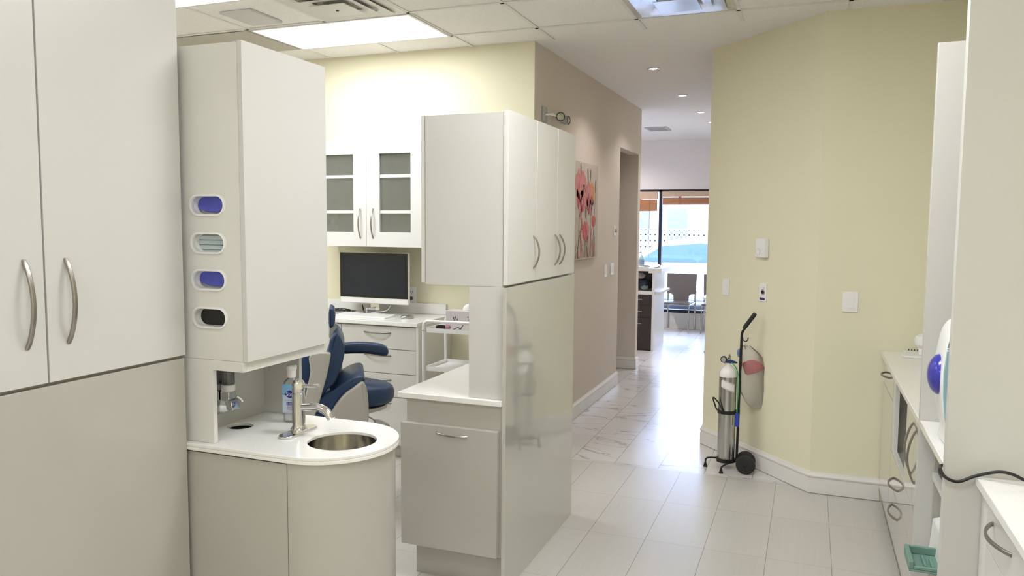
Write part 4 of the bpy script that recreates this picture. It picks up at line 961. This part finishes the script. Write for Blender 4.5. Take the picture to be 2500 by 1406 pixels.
t = thing('open_shelf_unit', 'white open shelving between the two divider panels', 'shelf', (.75, 2.95, 0))
part('side', MB().box(.470, 1.04, 3.250, 3.270, 0, .888), TAUPE, t); part('side', MB().box(.470, 1.04, 2.634, 2.654, 0, .888), TAUPE, t)
part('back', MB().box(1.02, 1.04, 2.654, 3.250, 0, .888), TAUPE, t)
for z in (.712, .425, .10): part('shelf', MB().box(.462, 1.02, 2.655, 3.249, z-.012, z+.012), WHITE, t)
solo('flat_case', MB().box(.48, .75, 2.9, 3.24, .7245, .745), BLACK, 'flat black case lying on the upper shelf between the panels', 'case', bevel=.003)
t = thing('countertop_device', 'white shelf device with a green tray sticking into the aisle', 'device', (.65, 2.95, .4375))
part('housing', MB().prism([(.462, .4375), (.80, .4375), (.80, .558), (.500, .562), (.470, .552)], XZ, 2.70, 3.235), PLASTW, t, bevel=.004)
part('control_window', MB().box(.52, .62, 2.80, 3.10, .560, .5645), PLASTG, t, bevel=.001)
part('control_screen', MB().box(.56, .60, 2.84, 3.02, .5645, .567), BLACK, t)
mb = MB()
mb.box(.362, .56, 2.945, 3.105, .449, .457).box(.362, .378, 2.945, 3.105, .457, .486).box(.378, .56, 2.945, 2.957, .457, .470).box(.378, .56, 3.093, 3.105, .457, .486).box(.412, .422, 2.965, 3.06, .457, .470).box(.436, .446, 2.97, 3.05, .457, .467)
part('green_tray', mb, GREENP, t, bevel=.003, label='dull green plastic tray')
# third counter and cabinet at the lower right
solo('countertop', MB().box(.482, 1.045, .4, 2.588, .889, .914), QUARTZ, 'white counter in the lower right corner of the view', 'countertop', (.75, 1.5, .889), bevel=.002)
t = thing('base_cabinet', 'white drawer cabinet under the lower right counter', 'cabinet', (.78, 1.5, 0))
part('body', MB().box(.522, 1.04, .42, 2.586, .09, .888), WHITE, t); part('kick_plate', MB().box(.56, 1.04, .42, 2.586, 0, .09), TAUPE, t)
part('filler_strip', MB().box(.502, .521, 2.50, 2.586, .09, .886), WHITE, t)
for (z0, z1, zh) in ((.745, .885, .832), (.42, .741, .70), (.093, .416, .37)):
    for (y0, y1, ya, yb) in ((1.96, 2.496, 2.425, 2.21), (1.42, 1.956, 1.80, 1.58)):
        d = part('drawer', MB().box(.500, .521, y0, y1, z0, z1), WGREY, t, bevel=.001)
        if z0 > .7 : part('handle', arc_handle((.500, ya, zh), (.500, yb, zh-.003), (-1, 0, 0), .036, .011, .008), STEEL, d)
# white and blue device
t = thing('tabletop_dispenser', 'tapered white tabletop dispenser with a domed royal blue front', 'dispenser', (.52, 2.95, .914))
body = [(.455, .916), (.62, .916), (.66, 1.05), (.66, 1.30), (.62, 1.345), (.50, 1.345), (.465, 1.335), (.440, 1.30), (.428, 1.24), (.420, 1.17), (.422, 1.10), (.432, 1.03), (.448, .96)]
part('housing', pillow([(x, z) for x, z in body], 2.86, 3.06, .02, 3), PLASTW, t)
part('base', MB().box(.46, .64, 2.88, 3.04, .914, .924), PLASTG, t, bevel=.003)
mb = MB().ball((.428, 2.955, 1.150), (.040, .072, .070), 24, 16); part('blue_dome', mb, BLUEP, t, label='domed royal blue front')
part('blue_inlay', MB().prism([(.445, .965), (.462, .965), (.462, 1.245), (.430, 1.245), (.424, 1.17), (.426, 1.09), (.434, 1.02)], XZ, 2.856, 2.864), PALEBL, t, bevel=.002)
part('small_display', MB().prism([(.432, 1.255), (.446, 1.258), (.452, 1.315), (.445, 1.312)], XZ, 2.857, 2.866), mat('display_blue', (.2, .33, .42), .3, noise=.5, nscale=90), t)
part('seam', MB().box(.430, .64, 2.8585, 2.8605, 1.2475, 1.2495), PLASTG, t)
# things on the far counter
t = thing('notebook', 'white spiral-bound pad lying on the far right counter', 'notebook', (.62, 4.9, .914))
part('pages', MB().prism([(.505, 4.86), (.515, 4.82), (.74, 4.80), (.74, 5.02), (.53, 5.03)], XY, .9145, .928), LABELW, t, bevel=.002)
mb = MB()
for k in range(12): mb.lathe([(.0075, -.002), (.0075, .002)], (.56+k*.015, 5.026-.0006*k, .930), 12, axis='X')
part('spiral', mb, BLACK, t)
t = thing('white_jar', 'white rounded jar half hidden behind the farther divider panel', 'jar', (.617, 4.88, .928))
part('jar_body', MB().lathe([(.024, .929), (.026, .955), (.026, .965), (.044, .985), (.048, 1.01), (.042, 1.035), (.020, 1.046)], (.617, 4.88, 0), 28), PLASTW, t)
# cable over the panel
solo('cable', MB().tube(spline([(.55, 2.72, .919), (.46, 2.66, .920), (.405, 2.65, .920), (.394, 2.622, .918), (.390, 2.592, .922), (.398, 2.574, .908), (.419, 2.570, .898), (.441, 2.570, .899), (.477, 2.570, .919), (.518, 2.560, .938), (.543, 2.555, .944), (.569, 2.55, .941), (.610, 2.54, .926), (.68, 2.50, .919)], 7), .0048, 10), BLACK, 'thick black cable looping round the near divider panel', 'cable')

# ------------------------------------------------------------------ ceiling fittings
def ring_sq(mb, x0, x1, y0, y1, wd, z0, z1):
    """sloped square ring"""
    o = [(x0, y0), (x1, y0), (x1, y1), (x0, y1)]; i = [(x0+wd, y0+wd), (x1-wd, y0+wd), (x1-wd, y1-wd), (x0+wd, y1-wd)]
    O = [mb.bm.verts.new((*p, z0)) for p in o]; I = [mb.bm.verts.new((*p, z1)) for p in i]; O2 = [mb.bm.verts.new((*p, z0+.0015)) for p in o]; I2 = [mb.bm.verts.new((*p, z1+.0015)) for p in i]
    for k in range(4):
        l = (k+1) % 4; mb.f([O[k], O[l], I[l], I[k]]); mb.f([O2[k], O2[l], I2[l], I2[k]]); mb.f([O[k], O[l], O2[l], O2[k]]); mb.f([I[k], I[l], I2[l], I2[k]])
def diffuser(x0, x1, y0, y1, lab, m, screw=True):
    t = thing('air_diffuser', lab, 'vent', ((x0+x1)/2, (y0+y1)/2, CZ-.03)); z = CZ-.007
    mb = MB(); ring_sq(mb, x0, x1, y0, y1, .045, z, z-.004); part('frame', mb, m, t)
    mb = MB(); ring_sq(mb, x0+.046, x1-.046, y0+.046, y1-.046, .075, z-.016, z-.005); part('louvre_ring', mb, m, t)
    mb = MB(); ring_sq(mb, x0+.112, x1-.112, y0+.112, y1-.112, .075, z-.024, z-.010); part('louvre_ring', mb, m, t)
    mb = MB().box(x0+.175, x1-.175, y0+.175, y1-.175, z-.034, z-.030); part('centre_plate', mb, m, t, bevel=.003)
    part('backing', MB().box(x0+.045, x1-.045, y0+.045, y1-.045, z-.002, z), m, t)
    if screw: part('screw', MB().lathe([(.008, -.0375), (.010, -.034)], ((x0+x1)/2, (y0+y1)/2, z), 16), DARKG, t)
DIFW = mat('vent_paint', (.66, .645, .62), .4, noise=.01)
DIFS = mat('vent_polished', (.66, .66, .66), .16, metal=.6, noise=.02)
diffuser(-2.90, -2.315, 3.635, 4.22, 'white square air diffuser next to the long glowing panel', DIFW)
diffuser(-1.04, -.45, 4.20, 4.79, 'shiny square air diffuser at the top edge above the hallway entrance', DIFS, False)
solo('speaker_grille', MB().box(-3.385, -3.155, 3.84, 4.14, CZ-.016, CZ-.0005), mat('pale_grille', (.62, .61, .60), .6), 'small grey rectangular grille in the ceiling left of the square diffuser', 'vent', bevel=.004)
t = thing('return_grille', 'perforated beige ceiling grille above the dispenser cabinet', 'vent', (-3.9, 4.5, CZ-.02))
part('perforated_panel', MB().box(-4.70, -3.525, 4.25, 4.82, CZ-.010, CZ-.0065), PERF, t)
for i, (x, y) in enumerate(((-1.252, 6.44), (-1.244, 7.93), (-1.235, 9.25), (-1.235, 10.25))):
    zc = CZ+.07*(y-5.13)/7.57
    t = thing('ceiling_spot', ('recessed spot lamp nearest the camera in the hallway ceiling', 'second recessed hallway spot lamp from the camera', 'third recessed hallway spot lamp from the camera', 'farthest recessed hallway spot lamp, half hidden by the yellow wall')[i], 'spot lamp', (x, y, zc))
    part('trim_ring', MB().lathe([(.033, -.004), (.040, -.008), (.052, -.006), (.056, -.0005), (.033, -.0005)], (x, y, zc), 32, cap=False), CHROME if i == 0 else TRIM, t)
    ld = bpy.data.lights.new('spot_lamp', 'SPOT'); ld.energy = 15; ld.spot_size = R(125); ld.spot_blend = .6; ld.color = (1, .94, .90); ld.shadow_soft_size = .03
    lo = bpy.data.objects.new('spot_lamp_light', ld); C.objects.link(lo); lo.parent = t; lo.location = (0, 0, -.012)
    part('lamp', MB().lathe([(.033, -.003), (.020, -.007), (.002, -.009)], (x, y, zc), 24), EMITS, t)
for i, (x, y) in enumerate(((-3.2, 9.7), (-3.2, 11.3))):  # added fill lamps out of view, brightening the reception and hallway
    zc = CZ+.07*(y-5.13)/7.57
    t = thing('ceiling_spot', ('added unseen fill lamp behind the reception desk', 'added unseen fill lamp near the window left of the hallway')[i], 'spot lamp', (x, y, zc))
    part('trim_ring', MB().lathe([(.033, -.004), (.040, -.008), (.052, -.006), (.056, -.0005), (.033, -.0005)], (x, y, zc), 32, cap=False), TRIM, t)
    part('lamp', MB().lathe([(.033, -.003), (.020, -.007), (.002, -.009)], (x, y, zc), 24), EMITS, t)
    ld = bpy.data.lights.new('spot_lamp', 'SPOT'); ld.energy = 60; ld.spot_size = R(160); ld.spot_blend = .6; ld.color = (1, .94, .90); ld.shadow_soft_size = .03
    lo = bpy.data.objects.new('spot_lamp_light', ld); C.objects.link(lo); lo.parent = t; lo.location = (0, 0, -.012)
zc = CZ+.07*(10.75-5.13)/7.57
t = thing('hall_air_grille', 'rectangular air grille in the hallway ceiling near the windows', 'vent', (-2.02, 10.75, zc))
mb = MB(); mb.plate([(-2.16, 10.55), (-1.86, 10.55), (-1.86, 10.95), (-2.16, 10.95)], [[(-2.13, 10.58), (-1.89, 10.58), (-1.89, 10.92), (-2.13, 10.92)]], XY, zc-.010, zc-.0005); part('frame', mb, PLASTG, t)
mb = MB()
for k in range(9): mb.box(-2.13, -1.89, 10.60+k*.036, 10.615+k*.036, zc-.008, zc-.002)
part('slats', mb, PLASTG, t)

# ------------------------------------------------------------------ outside
struct('ground', MB().box(-40, 40, 12.62, 90, -.25, -.15), OUTG)
struct('pavement', MB().box(-40, 40, 12.62, 15.2, -.15, -.02), OUTW)
t = thing('parked_car', 'pale hatchback parked outside the window, seen side on', 'car', (-2.6, 17.2, -.15))
side = [(-2.1, .25), (-2.15, .55), (-2.05, .80), (-1.55, .92), (-1.0, 1.02), (-.35, 1.44), (.5, 1.52), (1.25, 1.42), (1.75, 1.05), (2.05, .95), (2.12, .6), (2.05, .25)]
part('car_body', MB().prism(smooth_poly(side, 3), lambda u, v, tt: (u, tt, v), -.85, .85), CARP, t, world=False, bevel=.05)
part('side_glass', MB().prism([(-.85, 1.03), (-.30, 1.36), (.5, 1.43), (1.15, 1.35), (1.5, 1.04)], lambda u, v, tt: (u, tt, v), -.868, -.84), CARG, t, world=False)
for x in (-1.35, 1.35):
    part('wheel', MB().lathe([(.2, -.1), (.32, -.1), (.33, .1), (.2, .1)], (x, -.78, .33), 28, axis='Y'), RUBBER, t, world=False)
for (x0, x1, y0, h_, lab) in ((-9, -3.6, 32, 4.2, 'pale shop building across the street, left one'), (-3.4, 5, 34, 6.5, 'taller pale building across the street, right one')):
    t = thing('building', lab, 'building', ((x0+x1)/2, y0, -.15))
    part('wall', MB().box(x0, x1, y0, y0+6, -.15, h_), OUTW, t)
    nx = int((x1-x0)/1.5)
    for i in range(nx):
        for z in ((1.0, 2.3), (3.2, 4.4)):
            if z[1] > h_: continue
            part('window', MB().box(x0+.5+i*1.5, x0+1.3+i*1.5, y0-.03, y0, z[0], z[1]), OUTD, t)
t = thing('lattice_fence', 'low lattice fence beyond the parked car', 'fence', (-3.5, 26, -.15))
mb = MB()
for k in range(44): mb.box(-6.5+k*.16, -6.45+k*.16, 26, 26.03, .7, 1.5)
for z in (.7, .9, 1.1, 1.3, 1.48): mb.box(-6.5, .5, 26, 26.03, z, z+.05)
part('lattice', mb, OUTW, t); part('plinth', MB().box(-6.5, .5, 25.95, 26.1, -.15, .7), OUTW, t)
